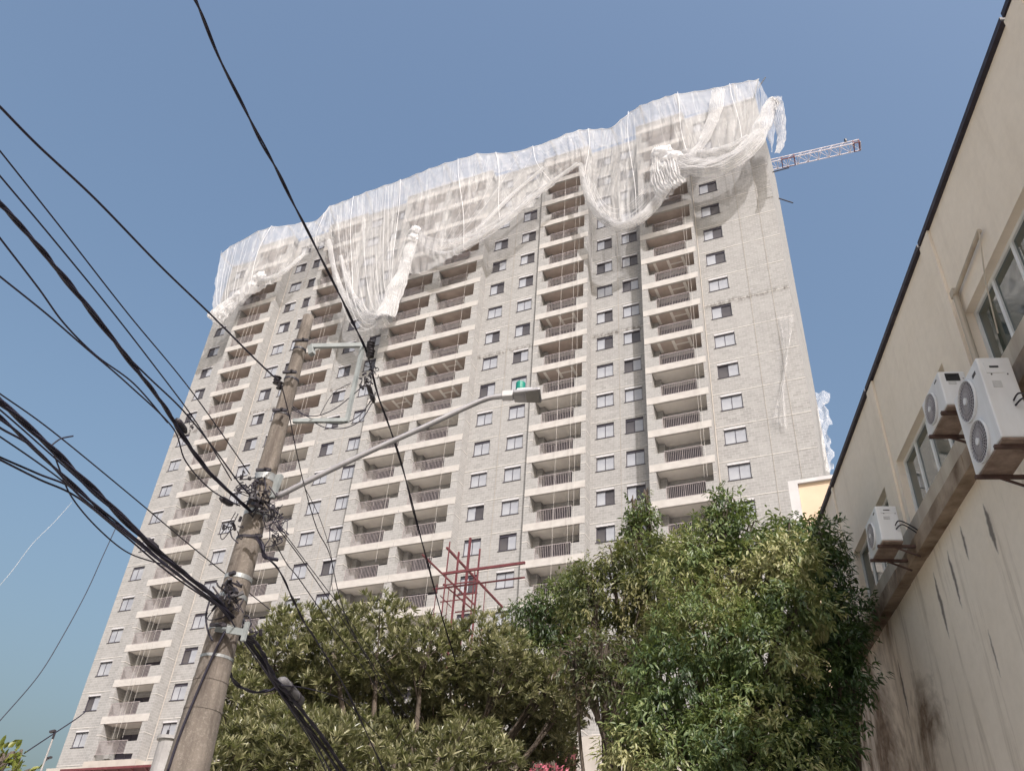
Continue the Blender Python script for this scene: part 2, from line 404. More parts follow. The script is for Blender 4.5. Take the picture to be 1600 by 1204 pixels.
# ---- outriggers that hold the net
CT = [((345,397),(331,500)),((360,385),(340,516)),((403,361),(362,487)),((425,354),(385,462)),((450,352),(425,445)),((470,348),(447,424)),((492,346),(476,399)),((505,335),(497,386)),
 ((515,322),(517,392)),((535,315),(530,450)),((555,307),(549,491)),((572,300),(573,505)),((600,290),(600,510)),((625,282),(616,475)),((650,272),(630,433)),((670,264),(654,427)),
 ((695,255),(690,410)),((720,248),(725,392)),((745,240),(750,379)),((775,239),(787,352)),((800,238),(830,320)),((830,230),(862,290)),((860,220),(885,271)),((885,209),(903,255)),
 ((905,203),(909,258)),((920,202),(917,296)),((940,201),(928,320)),((955,200),(945,342)),((970,187),(968,357)),((985,175),(992,348)),((1000,165),(1015,332)),((1020,158),(1046,306)),
 ((1040,151),(1069,283)),((1055,147),(1085,268)),((1085,143),(1110,272)),((1115,138),(1135,268)),((1145,131),(1160,258)),((1170,126),(1178,232)),((1185,124),(1196,212))]
def secY(X):
    for x0, x1, Y, ws in SEC:
        if x0 <= X <= x1: return Y
    return 50
def softY(X):   # smoothed outer line of the net
    return sum(secY(min(-2.8, max(-62.3, X+d)))*w for d, w in ((-3,1),(-1.5,2),(0,3),(1.5,2),(3,1)))/9 - 2.0
tops = []; bots = []
for (tx, ty), (bx, by) in CT:
    Y = 48.0
    for _ in range(4): Y = softY(atY(tx, ty, Y).x)
    tops.append(atY(tx, ty, Y)); 
    Yb = Y + .25
    bots.append(atY(bx, by, Yb))
orr = None
for i in (0,2,4,6,8,11,14,16,18,20,22,24,27,30,33,36,38):
    t = tops[i]; X = min(-2.9, max(-62.2, t.x)); q = Vector((X, secY(X)-.06, ROOF-.1))
    m = MB(); m.tube([q, t], .045, 6); m.tube([q+Vector((0,0,.9)), t], .022, 5)
    o = m.build('outrigger', M_steel, tower); o.location = -OFF
# side rods
for (a, b_, X) in (((1185,137),(1196,121),-1.9), ((1203,157),(1216,153),-1.8), ((1207,269),(1233,262),-2.2), ((1217,310),(1239,317),-2.2)):
    A = atX(*a, -2.4); Bp = atX(*b_, -2.4) + Vector((.0,0,0)); r1 = ray(*b_); Bp = org(r1*(A.y/r1.y))
    o = MB().tube([A, Bp], .05, 6).build('outrigger', M_dark, tower); o.location = -OFF
# ================================================================== NETTING
def net_mat(name, amin, amax, streak=(60,2.2,1)):
    m, nt, p = newmat(name); b = NB(nt); nt.nodes.remove(p)
    uv = b.n('UVMap').outputs[0]
    n1 = b.noise(b.scale(uv, streak), 1.0, 6, .7, .6); n2 = b.noise(b.scale(uv, (9,3,1)), 1.0, 4, .6, 1.2); n3 = b.noise(b.scale(uv, (220,5,1)), 1.0, 2, .5)
    a = b.math('ADD', b.ramp(n1, .52, .74, 0, .42), b.ramp(n2, .45, .75, 0, .14)); a = b.math('ADD', a, b.ramp(n3, .66, .74, 0, .3))
    a = b.math('ADD', a, amin); a = b.math('MINIMUM', a, amax)
    d = b.n('BsdfDiffuse'); d.inputs[0].default_value = (.78,.775,.79,1); t = b.n('BsdfTranslucent'); t.inputs[0].default_value = (.78,.77,.785,1)
    mx = b.n('MixShader'); mx.inputs[0].default_value = .35; b.l(d.outputs[0], mx.inputs[1]); b.l(t.outputs[0], mx.inputs[2])
    tr = b.n('BsdfTransparent'); m2 = b.n('MixShader'); b.l(a, m2.inputs[0]); b.l(tr.outputs[0], m2.inputs[1]); b.l(mx.outputs[0], m2.inputs[2])
    b.l(m2.outputs[0], nt.nodes['Material Output'].inputs[0]); return m
M_net = net_mat('white debris net', .30, .95, (80,1.3,1)); M_netc = net_mat('white net canopy', .27, .7, (24,1,1)); M_netd = net_mat('gathered net', .5, 1.0, (30,2,1))
def sheet(name, rows, mat, parent, loc=None, solid=None):
    # rows: 2D array [i][j] of points
    ni, nj = len(rows), len(rows[0]); v = [tuple(p) for r0 in rows for p in r0]
    f = [(i*nj+j, (i+1)*nj+j, (i+1)*nj+j+1, i*nj+j+1) for i in range(ni-1) for j in range(nj-1)]
    me = bpy.data.meshes.new(name); me.from_pydata(v, [], f); me.materials.append(mat)
    uvl = me.uv_layers.new(name='UVMap'); idx = [0]*len(me.loops); me.loops.foreach_get('vertex_index', idx)
    uvl.data.foreach_set('uv', [q for i in idx for q in ((i//nj)/(ni-1), (i % nj)/(nj-1))])
    for p in me.polygons: p.use_smooth = True
    o = bpy.data.objects.new(name, me); C.objects.link(o)
    if parent: o.parent = parent; o.location = -parent.location
    return o
from mathutils import noise as mn
net = empty('debris_net', (-32, 47.5, ROOF))
tag(net, 'white translucent debris net draped in loose swags over the top floors of the tower', 'construction net')
T = [tops[i].lerp(tops[i+1], k/12)-Vector((0,0,.14*math.sin(k/12*math.pi))) for i in range(len(tops)-1) for k in range(12)]+[tops[-1]]; Bt = spline(bots, 12); rows = []
NJ = 46
for i, (t, b_) in enumerate(zip(T, Bt)):
    col = []
    for j in range(NJ):
        v = j/(NJ-1); p = t.lerp(b_, v)
        amp = .03 + .42*v
        fx = p.x*2.1 + 1.6*math.sin(p.z*.35)
        w = mn.noise(Vector((fx, p.z*.25, 3)))*amp + mn.noise(Vector((fx*3.3, p.z*.4, 9)))*amp*.55
        bulge = -.35*math.sin(v*math.pi)
        col.append(p + Vector((w*.25, w + bulge*.5, w*.15)))
    rows.append(col)
sheet('net_sheet', rows, M_net, net)
inner = []
for t in T:
    X = min(-2.8, max(-62.3, t.x)); inner.append(Vector((X, softY(X)+1.9, ROOF+.05)))
rows = [[a.lerp(c, j/7) + Vector((0, 0, -.25*math.sin(j/7*math.pi) + .12*mn.noise(Vector((a.x*1.5, j, 0))))) for j in range(8)] for a, c in zip(T, inner)]
sheet('net_canopy', rows, M_netc, net)
# border rope, lacing and seams
o = MB().tube(T[::2], .035, 6).build('border_rope', M_netrope := mottled('white net rope', (.62,.61,.63), (.7,.69,.71), 5, .8, bump=0), net, True); o.location = -net.location
for i in range(0, len(tops)-1):
    a = tops[i]; q = inner[min(len(inner)-1, i*12+6)]; q2 = inner[max(0, i*12-6)]
    for z_, rr in ((q, .022), (q2, .018)):
        o = MB().tube(spline([a, a.lerp(z_, .5)-Vector((0,0,.12)), z_], 4), rr, 5).build('lacing', M_netrope, net); o.location = -net.location
o = MB().tube([p+Vector((0,-.04,.03)) for p in inner[::3]], .03, 6).build('border_rope', M_netrope, net); o.location = -net.location
for i in (3, 7, 10, 13, 17, 19, 21, 25, 29, 33, 36):
    a, c = tops[i], bots[min(len(bots)-1, i)]
    pts_ = [a.lerp(c, v/10)+Vector((.25*math.sin(v*.5+i), -.12-.3*math.sin(v/10*math.pi), 0)) for v in range(11)]
    o = MB().tube(pts_, .022, 5).build('seam', M_netrope, net, True); o.location = -net.location
def fold(P0, P1, P2, r, Y=46.95):
    pts_ = [atY((1-t)**2*P0[0]+2*t*(1-t)*P1[0]+t*t*P2[0], (1-t)**2*P0[1]+2*t*(1-t)*P1[1]+t*t*P2[1], Y) for t in [i/16 for i in range(17)]]; r = r*.62
    o = MB().tube(pts_, [r*(.5+.8*math.sin(math.pi*min(1,(i+2)/18))) for i in range(17)], 6).build('fold', M_netd, net, True); o.location = -net.location
J = lambda a: random.uniform(-a, a)
for i in range(12):   # left drape
    t = i/11; fold((348+70*t+J(3), 392-34*t+J(3)), (318+52*t+J(4), 540-45*t+J(5)), (372+22*t+J(4), 468-22*t+J(4)), .018+.02*random.random(), 47.8)
for i in range(15):   # middle drape, left arms
    t = i/14; fold((517+110*t+J(4), 326-43*t+J(3)), (540+62*t+J(10), 640-80*t+J(12)), (628+12*t+J(3), 440-60*t+J(6)), .016+.022*random.random(), 46.9)
for i in range(12):   # middle drape, right arms sweeping to the roof
    t = i/11; fold((655+J(3), 372+J(4)), (690+30*t+J(5), 430-25*t+J(5)), (800+90*t+J(8), 335-85*t+J(6)), .014+.018*random.random(), 47.0)
for i in range(7):
    t = i/6; fold((700+130*t+J(8), 262-25*t), (690+100*t+J(8), 350-30*t+J(6)), (672+30*t, 400-12*t+J(3)), .013+.012*random.random(), 46.95)
for i in range(9):   # bay between the balcony columns
    t = i/8; fold((908+22*t+J(2), 265+25*t+J(4)), (945+12*t+J(4), 425-50*t+J(5)), (1030-8*t+J(3), 300-25*t+J(4)), .015+.015*random.random(), 47.5)
for i in range(9):   # right swag
    t = i/8; fold((1058+J(3), 250+16*t), (1130+J(5), 290-40*t+J(4)), (1196+J(3), 190+22*t-10*random.random()), .016+.016*random.random(), 46.6)
for i in range(6):
    t = i/5; fold((1118+16*t+J(2), 145), (1112+8*t, 205+J(6)), (1070+J(5), 262-14*t), .014+.012*random.random(), 46.9)
# side returns of the net
c0 = tops[-1]; sidetop = [c0, atX(1200,156,-2.0), atX(1213,192,-1.95)]; sidebot = [bots[-1], atX(1203,222,-2.15), atX(1206,238,-2.2)]
c0x = [Vector((c0.x, c0.y, c0.z)), sidetop[1], sidetop[2]]
rows = [[a.lerp(c, j/20) + Vector((.12*mn.noise(Vector((a.y, j*.3, 1))), 0, 0)) for j in range(21)] for a, c in zip(spline(c0x, 10), spline(sidebot, 10))]
sheet('net_side', rows, M_net, net)
# net wrapped round the left corner
lc = tops[0]; rows = []
for i in range(20):
    y = lc.y + i*.35; a = Vector((lc.x-.15, y, lc.z)); xx = bots[0].x + (-62.65-bots[0].x)*min(1, i/6); a.x = lc.x + (-62.65-lc.x)*min(1, i/6); c = Vector((xx - .08*mn.noise(Vector((y,0,0))), y, bots[0].z + i*.5))
    rows.append([a.lerp(c, j/20) + Vector((.25*mn.noise(Vector((y*1.3, j*.2, 5))), 0, 0)) for j in range(21)])
sheet('net_side', rows, M_net, net)
def ribbon(pts, w0, w1, Y, seed=0, name='gathered_fold', n=14, strands=9):
    """gathered folds: a band of overlapping narrow strips following a pixel path lying at depth Y"""
    P = spline([atY(a, b_, Y if not callable(Y) else Y(a)) for a, b_ in pts], n); rows = []
    m = len(P)
    for i, p in enumerate(P):
        d = (P[min(i+1, m-1)]-P[max(i-1, 0)]).normalized(); s_v = d.cross(Vector((0,1,0))).normalized()
        w = w0 + (w1-w0)*i/(m-1); col = []
        NJ2 = strands*4
        for j in range(NJ2+1):
            a = j/NJ2; ww = w*(1+.25*mn.noise(Vector((i*.15, seed*3.1, 0))))
            u = (a-.5)*ww*1.3 + .12*ww*mn.noise(Vector((i*.2, a*4, seed)))
            dep = math.sin(a*strands*2*math.pi + 2*mn.noise(Vector((i*.08, a*2, seed))))*ww*.13 - math.cos((a-.5)*math.pi)*ww*.3
            col.append(p + s_v*u + Vector((0, dep, 0)))
        rows.append(col)
    return sheet(name, rows, M_netd, net)
Yn = 47.2
ribbon([(412,428),(398,445),(380,462),(360,478),(343,494),(334,503)], 1.1, 2.2, 48.3, 1)
ribbon([(404,440),(425,436),(450,420),(475,397)], .9, .35, 47.9, 2)
ribbon([(648,360),(642,385),(630,425),(615,462),(602,498)], .7, 1.7, 47.0, 3, strands=12)
ribbon([(650,368),(668,390),(695,400),(740,378),(790,345),(850,294),(903,256)], .9, .35, 47.3, 4)
ribbon([(652,366),(690,378),(740,362),(800,305),(850,262)], .5, .3, 47.5, 5)
ribbon([(514,375),(524,430),(548,480),(588,504),(606,498)], .35, 1.1, 47.2, 6)
ribbon([(532,400),(548,455),(575,492),(600,497)], .3, .9, 47.2, 16)
ribbon([(906,256),(916,300),(936,335),(968,354),(1005,338),(1036,300),(1040,262)], .35, 1.1, 47.6, 7)
ribbon([(1028,232),(1026,262),(1032,290),(1045,302)], .7, 1.2, 46.9, 8, strands=6)
ribbon([(1045,245),(1052,275),(1060,290)], .8, 1.1, 46.8, 18, strands=5)
ribbon([(1062,256),(1100,262),(1145,252),(1178,222),(1192,195),(1205,165),(1213,158)], 1.6, .9, 47.3, 9, strands=12)
ribbon([(1066,240),(1105,240),(1140,232),(1172,216)], .7, .8, 47.5, 19)
ribbon([(1122,142),(1116,180),(1098,222),(1072,252)], 1.0, .6, 47.4, 10)
ribbon([(1211,156),(1217,180),(1221,212),(1219,228),(1214,240)], .9, .3, 47.4, 11)
def crumple(px, py, Y, r0, sx=1, sz=1, seed=0):
    import bmesh
    bm = bmesh.new(); bmesh.ops.create_icosphere(bm, subdivisions=4, radius=1)
    c = atY(px, py, Y)
    for v in bm.verts:
        d = v.co.normalized(); k = 1 + .35*mn.noise(d*2.2+Vector((seed,0,0))) + .22*mn.noise(d*6+Vector((0,seed,0))) + .1*mn.noise(d*14)
        v.co = Vector((d.x*sx, d.y*.8, d.z*sz))*r0*k + c
    me = bpy.data.meshes.new('net_knot'); bm.to_mesh(me); bm.free(); me.materials.append(M_netd); me.uv_layers.new(name='UVMap')
    for p in me.polygons: p.use_smooth = True
    o = bpy.data.objects.new('net_knot', me); C.objects.link(o); o.parent = net; o.location = -net.location
crumple(406,434,47.9,.62,1.2,1,1); crumple(394,448,48.0,.6,1.3,.9,2); crumple(380,460,48.1,.5,1.2,.9,6)
crumple(648,361,46.9,.5,1.1,1.1,3); crumple(645,374,46.9,.55,.9,1.2,4)
crumple(1035,240,46.9,.7,1.3,1,5); crumple(1050,248,46.9,.7,1.2,.9,7); crumple(1038,262,46.9,.45,1,1.3,8)
# torn netting lower on the right
tn = empty('torn_net', (-3, 49.8, 50)); tag(tn, 'torn strip of grey netting on the blank wall near the tower right corner', 'torn net')
rows = []
A = spline([atY(1215,497,49.86),atY(1225,560,49.8),atY(1222,600,49.8),atY(1205,655,49.8)], 8); Bq = spline([atY(1240,492,49.86),atY(1232,560,49.75),atY(1226,610,49.7),atY(1230,672,49.75)], 8)
for a, c in zip(A, Bq): rows.append([a.lerp(c, j/14) + Vector((0, -.15-.15*math.sin(j*1.3+a.z), 0)) for j in range(15)])
M_nett = net_mat('dirty torn net', .12, .5, (8,3,1)); sheet('torn_net', rows, M_nett, tn)
tn = empty('torn_net', (-2, 52, 38)); tag(tn, 'ragged white net fluttering from the right edge of the tower above the yellow building', 'torn net')
rows = []
for i in range(25):
    t = i/24; px = 1280 + 16*t; py = 612 + 125*t
    a = atX(px-6, py, -2.6); o1 = [16,14,4,10,14,6,3,8,4,10,3,7,5][min(12, i//2)]
    c = atX(px, py, -2.5); rr = ray(px+o1*.9+2, py+3*math.sin(i)); c = org(rr*(a.y/rr.y))
    rows.append([a.lerp(c, j/8) + Vector((0, .2*math.sin(j+i*.7), 0)) for j in range(9)])
sheet('torn_net', rows, M_netc, tn)
# hanging ropes in front of the facade
RP = [(-55.2,48.9,18),(-54.7,48.85,18),(-54.2,48.9,18),(-45.2,49.0,15),(-44.8,49.0,15),(-34.2,48.55,14),(-29.6,48.55,16),(-20.6,49.2,16),(-19.5,49.2,16),(-19.1,49.2,16),(-9.9,48.85,13),(-9.7,48.85,13)]
names = ['leftmost of three thin pale ropes over the far left balcony column','middle of three thin pale ropes over the far left balcony column','rightmost of three thin pale ropes over the far left balcony column',
 'left rope of a pair over the second balcony column behind the utility pole','right rope of a pair over the second balcony column behind the utility pole','thin rope by the pillar between the paired balcony columns','thin rope at the right end of the paired balcony columns',
 'long pale rope over the balcony column right of the dark drain pipe','second rope from the left over the narrow balcony column right of the drain pipe','rightmost rope over the narrow balcony column right of the drain pipe','left rope of a pair at the right end of the rightmost balcony column','right rope of a pair at the right end of the rightmost balcony column']
for (X, Y, k), nm in zip(RP, names):
    o = MB().tube([(X + .02*math.sin(q), Y - (.1 if q < 1 else 0), Zt(0)+.3 - (2.8*k+1.5)*q/12) for q in range(13)], .010, 5).build('rope', M_rope)
    tag(o, nm, 'rope', 'ropes hanging down the facade')
# ================================================================== crane jib behind the tower
cr = empty('tower_crane', (-16, 72, 0)); tag(cr, 'whitish lattice crane jib with red sections sticking out behind the tower', 'crane')
Yc = 72; p0 = atY(1345,222,Yc); q0 = atY(1203,258,Yc); jz = (p0.z+q0.z)/2
d0 = org(ray(1345,228)*((p0.z-1.2-CAMZ)/ray(1345,228).z)); e0 = org(ray(1203,260)*((p0.z-1.2-CAMZ)/ray(1203,260).z))
jd = (e0-d0).normalized(); side = jd.cross(Vector((0,0,1))).normalized(); L = (e0-d0).length + 16
def truss(mb, a, jd, L, seg, w, h):
    n = int(L/seg)
    for i in range(n):
        A = a + jd*seg*i; Bq = A + jd*seg; tA = A + Vector((0,0,h)); tB = Bq + Vector((0,0,h))
        for s in (-1, 1): mb.bar(A+side*s*w, Bq+side*s*w, .09); mb.bar(A+side*s*w, (tA+tB)/2, .035); mb.bar(Bq+side*s*w, (tA+tB)/2, .035)
        mb.bar(tA, tB, .09); mb.bar(A+side*w, A-side*w, .06); mb.bar(A+side*w, Bq-side*w, .045)
    return mb
o = truss(MB(), d0, jd, L, 1.15, .6, 1.15).build('jib', M_crane, cr); o.location = -cr.location
def redsec(f0, f1):
    m = MB()
    for s in (-1, 1):
        m.bar(d0+jd*f0+side*s*.62, d0+jd*f1+side*s*.62, .10)
        for f_ in (f0, f1): m.bar(d0+jd*f_+side*s*.62, d0+jd*f_+Vector((0,0,1.15)), .09)
    for f_ in (f0, f1): m.bar(d0+jd*f_-side*.65, d0+jd*f_+side*.65, .09)
    o = m.build('jib_section', M_red, cr, ); o.location = -cr.location; o['label'] = 'dark red end of a jib section'
Lv = (e0-d0).length
redsec(.1, .7); redsec(Lv*.72, Lv*.86)
m = MB(); m.tube([d0+jd*1.4+Vector((0,0,1.3)), d0+jd*1.4+Vector((0,0,1.7))], .16, 8)
o = m.build('warning_lamp', M_dark, cr); o.location = -cr.location
ms = MB(); end = d0+jd*L
for sx in (-1, 1):
    for sy in (-1, 1): ms.bar((end.x+sx*.8, end.y+sy*.8, 0), (end.x+sx*.8, end.y+sy*.8, end.z+6), .18)
z = 0
while z < end.z+4:
    for sy in (-1, 1): ms.bar((end.x-.8, end.y+sy*.8, z), (end.x+.8, end.y+sy*.8, z+1.6), .08); ms.bar((end.x+sy*.8, end.y-.8, z), (end.x+sy*.8, end.y+.8, z+1.6), .08)
    z += 1.6
o = ms.build('mast', M_crane, cr); o.location = -cr.location
# ================================================================== red steel frame in front of the tower
rs = empty('steel_frame', (-16.5, 32, 0)); tag(rs, 'dark red steel frame of posts and crossing beams rising behind the rubber leaved tree', 'steel frame')
def rpart(name, A, Bp, w):
    o = MB().bar(A, Bp, w).build(name, M_red, rs); o.location = -rs.location
def post(p, w, Y=30):
    a = atY(*p, Y); rpart('post', (a.x, a.y, 2), a, w*.48)
for p, w, Y in (((703,846),.09,30),((717,862),.15,30.6),((735,840),.19,31),((750,857),.13,31.2),((742,892),.09,33),((683,912),.06,32),((702,915),.06,33),((759,908),.06,34)): post(p, w, Y)
def ybeam(p, q, Y, w):
    A = atY(*p, Y); r1 = ray(*q); Bp = org(r1*(A.x/r1.x)); rpart('beam', A, Bp, w*.5)
ybeam((698,855),(785,948),30.2,.17); ybeam((660,866),(742,945),30.2,.13); ybeam((693,912),(740,953),30.5,.1); ybeam((688,930),(705,948),30.5,.06)
def xbeam(p, q, Y, w): A = atY(*p, Y); Bp = atY(*q, Y); Bp.z = A.z; rpart('beam', A, Bp, w*.5)
xbeam((692,896),(820,883),30.0,.20); xbeam((677,920),(820,899),30.4,.12); xbeam((692,914),(745,907),30.8,.1); xbeam((710,930),(746,923),31.2,.1); xbeam((688,940),(724,936),30.6,.08); xbeam((711,956),(741,951),31,.1)
# ================================================================== yellow building beyond the wall
yb = empty('yellow_building', (0, 30, 0)); tag(yb, 'small pale yellow building with white corner trim, behind the beige wall', 'building')
M_yel = mottled('pale yellow render', (.50,.385,.285), (.545,.425,.315), 1.2, .85, bump=.05)
M_wht = mottled('white trim', (.40,.39,.40), (.46,.45,.46), 2, .7, bump=0)
a = atY(1247,757,28); 
Yg = 28; xl = a.x; zt = a.z; xr = 7
m = MB(); m.box(xl, xr, Yg, Yg+9, 0, zt); m.build('wall', M_yel, yb).location = -yb.location
m = MB(); m.box(xl-.02, xr+.1, Yg-.1, Yg+9.1, zt+.003, zt+.14); m.build('roof', M_wht, yb).location = -yb.location
g0 = atY(1243,830,Yg); m = MB()
m.box(xl-.32, xl-.003, Yg-.14, Yg+9, g0.z, zt+.12); m.build('corner_trim', M_wht, yb).location = -yb.location
m = MB(); m.box(xl-.30, xl-.004, Yg-.08, Yg+8.9, 0, g0.z-.002); m.build('wall', M_inner, yb, ).location = -yb.location  # left flank below the trim, toned darker than the yellow front
# ================================================================== BEIGE BUILDING on the right
bb = empty('beige_building', SN*5, 0); tag(bb, 'stained beige two storey building with deep set windows along the right side', 'building')
def L2W(s, l, z): p = SD*s + SN*l; return Vector((p.x, p.y, z))
class SB(MB):
    def sbox(m, s0, s1, l0, l1, z0, z1):
        return m.hexa([L2W(s0,l0,z0),L2W(s0,l1,z0),L2W(s1,l1,z0),L2W(s1,l0,z0),L2W(s0,l0,z1),L2W(s0,l1,z1),L2W(s1,l1,z1),L2W(s1,l0,z1)])
    def bb(m, name, mat, parent=None):
        o = m.build(name, mat, parent or bb)
        if parent is None: o.location = -bb.location
        return o
def _sz(px, py): q = atL(px, py, 5); return q.dot(SD), q.z
DRIPS = []
for a_, b_, wd in (((1536,786),(1560,866),.07),((1500,820),(1514,876),.045),((1480,858),(1503,952),.055),((1458,893),(1484,998),.06),((1401,1030),(1423,1124),.06),((1545,980),(1562,1060),.03)):
    (s0_, z0_), (s1_, z1_) = _sz(*a_), _sz(*b_); DRIPS.append(((s0_+s1_)/2, z0_, z1_, wd))
def stained_mat():
    m, nt, p = newmat('weathered beige render'); b = NB(nt)
    pos = b.n('TexCoord').outputs['Object']
    dp = b.n('VectorMath', operation='DOT_PRODUCT'); b.l(pos, dp.inputs[0]); dp.inputs[1].default_value = SD
    sx = b.n('SeparateXYZ'); b.l(pos, sx.inputs[0]); s = dp.outputs['Value']; z = sx.outputs[2]
    cv = b.n('CombineXYZ'); b.l(s, cv.inputs[0]); b.l(z, cv.inputs[2]); v = cv.outputs[0]
    big = b.noise(v, .45, 5, .6); fine = b.noise(v, 6, 5, .65)
    c = b.mix(b.ramp(big, .3, .7), (.72,.625,.52), (.79,.70,.60)); c = b.mix(b.ramp(fine, .4, .8, 0, .3), c, (.57,.49,.41))
    run = b.noise(b.scale(v, (2.6,1,.22)), 1, 6, .7, .3)
    low = b.ramp(z, 8.6, 8.2)
    c = b.mix(b.math('MULTIPLY', b.ramp(run, .52, .72), b.math('ADD', b.math('MULTIPLY', low, .55), .12)), c, (.26,.185,.13))
    # thin black drips below the ledge
    dr = b.noise(b.scale(v, (5.5,1,.16)), 1, 3, .5); pt = b.noise(b.scale(v, (.5,1,.35)), 1, 2)
    c = b.mix(b.math('MULTIPLY', b.math('MULTIPLY', b.ramp(dr, .70, .745), b.ramp(pt, .5, .6)), low), c, (.05,.04,.035))
    for sv, z0, z1, wd in DRIPS:
        ws = b.math('ADD', b.math('SUBTRACT', s, sv), b.math('MULTIPLY', b.math('SUBTRACT', b.noise(b.scale(v, (1,1,2.5)), 3, 3), .5), .10))
        zt_ = b.ramp(z, z1, z0, 0, 1); prof = b.math('MULTIPLY', b.math('MULTIPLY', zt_, b.math('SUBTRACT', 1.02, zt_)), 4*wd)
        k_ = b.math('MULTIPLY', b.math('LESS_THAN', z, z0), b.math('GREATER_THAN', z, z1))
        dist = b.math('SUBTRACT', prof, b.math('ABSOLUTE', ws)); f_ = b.math('MULTIPLY', b.ramp(dist, -.015, .03, 0, .85), k_)
        c = b.mix(f_, c, (.10,.085,.08))
    # brown peeled patches towards the far end and lower down
    pk = b.noise(b.scale(v, (.55,1,.30)), 1, 7, .62, .5)
    farw = b.math('ADD', b.ramp(s, 13, 19, 0, .30), b.math('MULTIPLY', b.ramp(s, 10.2, 7.5, 0, .15), 1))
    pm_ = b.math('MULTIPLY', b.ramp(b.math('ADD', pk, farw), .67, .80), low)
    c = b.mix(pm_, c, b.mix(b.ramp(fine, .35, .65), (.13,.088,.062), (.27,.20,.145)))
    b.l(c, p.inputs['Base Color']); p.inputs['Roughness'].default_value = .92; p.inputs['Specular IOR Level'].default_value = .2
    b.l(b.bump(b.noise(v, 14, 4), .15), p.inputs['Normal']); return m
M_beige = stained_mat()
M_ledge = mottled('stained ledge', (.13,.085,.055), (.34,.265,.20), 2.2, .95, bump=.4)
M_apron = mottled('streaked sill render', (.36,.30,.24), (.48,.42,.345), 3.5, .9, sc=(1,1,.25))
M_flash = mottled('dark roof flashing', (.018,.014,.022), (.035,.028,.04), 6, .6, bump=0)
M_alu = mottled('white aluminium', (.60,.60,.60), (.68,.68,.68), 3, .4, bump=0)
m_, nt_, M_g = newmat('green tinted glass'); M_glass = m_
M_g.inputs['Base Color'].default_value = (.012,.03,.026,1); M_g.inputs['Roughness'].default_value = .03; M_g.inputs['IOR'].default_value = 1.9; M_g.inputs['Specular IOR Level'].default_value = .8
EAVE = 12.28; WT = 10.30; WB = 8.93; LT = 8.50; LB = 8.22
WIN = [(3.2,6.35),(7.0,9.98),(11.12,14.0),(14.9,17.7)]
s_end = 21
w = SB(); ss = [-12] + [q for ab in WIN for q in ab] + [s_end]
w.sbox(-12, s_end, 5.0, 12, WT, EAVE)            # upper band
for i in range(0, len(ss), 2): w.sbox(ss[i], ss[i+1], 5.0, 5.5, WB, WT)
w.sbox(-12, s_end, 5.0, 12, -.1, WB)
w.bb('wall', M_beige)
for s in (6.62, 10.62, 14.6, 18.4): SB().sbox(s-.42 if s != 18.4 else s-.1, s, 4.955, 4.998, LT+.002, EAVE-.012).bb('pilaster', M_beige)
ap = SB(); 
ap.hexa([L2W(-12,4.91,LT+.002),L2W(-12,4.999,LT+.002),L2W(s_end-1,4.999,LT+.002),L2W(s_end-1,4.91,LT+.002),L2W(-12,4.91,WB+.0),L2W(-12,4.999,WB+.08),L2W(s_end-1,4.999,WB+.08),L2W(s_end-1,4.91,WB+.0)])
ap.bb('sill_band', M_apron)
le = SB(); n = 60
for i in range(n):   # worn ledge in slightly uneven lengths
    s0 = -12 + (s_end-1+12)*i/n; s1 = -12 + (s_end-1+12)*(i+1)/n; j = random.uniform(-.012,.012)
    le.sbox(s0+.001, s1-.001, 4.80+j, 4.999, LB+j, LT)
le.bb('ledge', M_ledge)
fl = SB(); cuts = [-12, 6.62, 10.62, 14.6, 18.4, s_end]
for i in range(len(cuts)-1): fl.sbox(cuts[i]+.0, cuts[i+1]-.05, 4.93, 5.3, EAVE+.003, EAVE+.10)
fl.bb('roof_flashing', M_flash)
for (a0, a1) in WIN:
    fr = SB(); t = .07
    fr.sbox(a0, a1, 5.12, 5.2, WT-t, WT-.002); fr.sbox(a0, a1, 5.12, 5.2, WB+.002, WB+t)
    qs = [a0+.002, a0+(a1-a0)*.5, a1-t-.002, a0+(a1-a0)*.26, a0+(a1-a0)*.74]
    for q in qs: fr.sbox(q, q+t, 5.123, 5.197, WB+t, WT-t)
    f = fr.bb('window', M_alu)
    gl = SB(); gl.sbox(a0+.02, a1-.02, 5.15, 5.17, WB+.05, WT-.05); gl.bb('pane', M_glass, f)
    dk = SB(); dk.sbox(a0, a1, 5.49, 5.52, WB, WT); dk.bb('blind', M_inner, f)
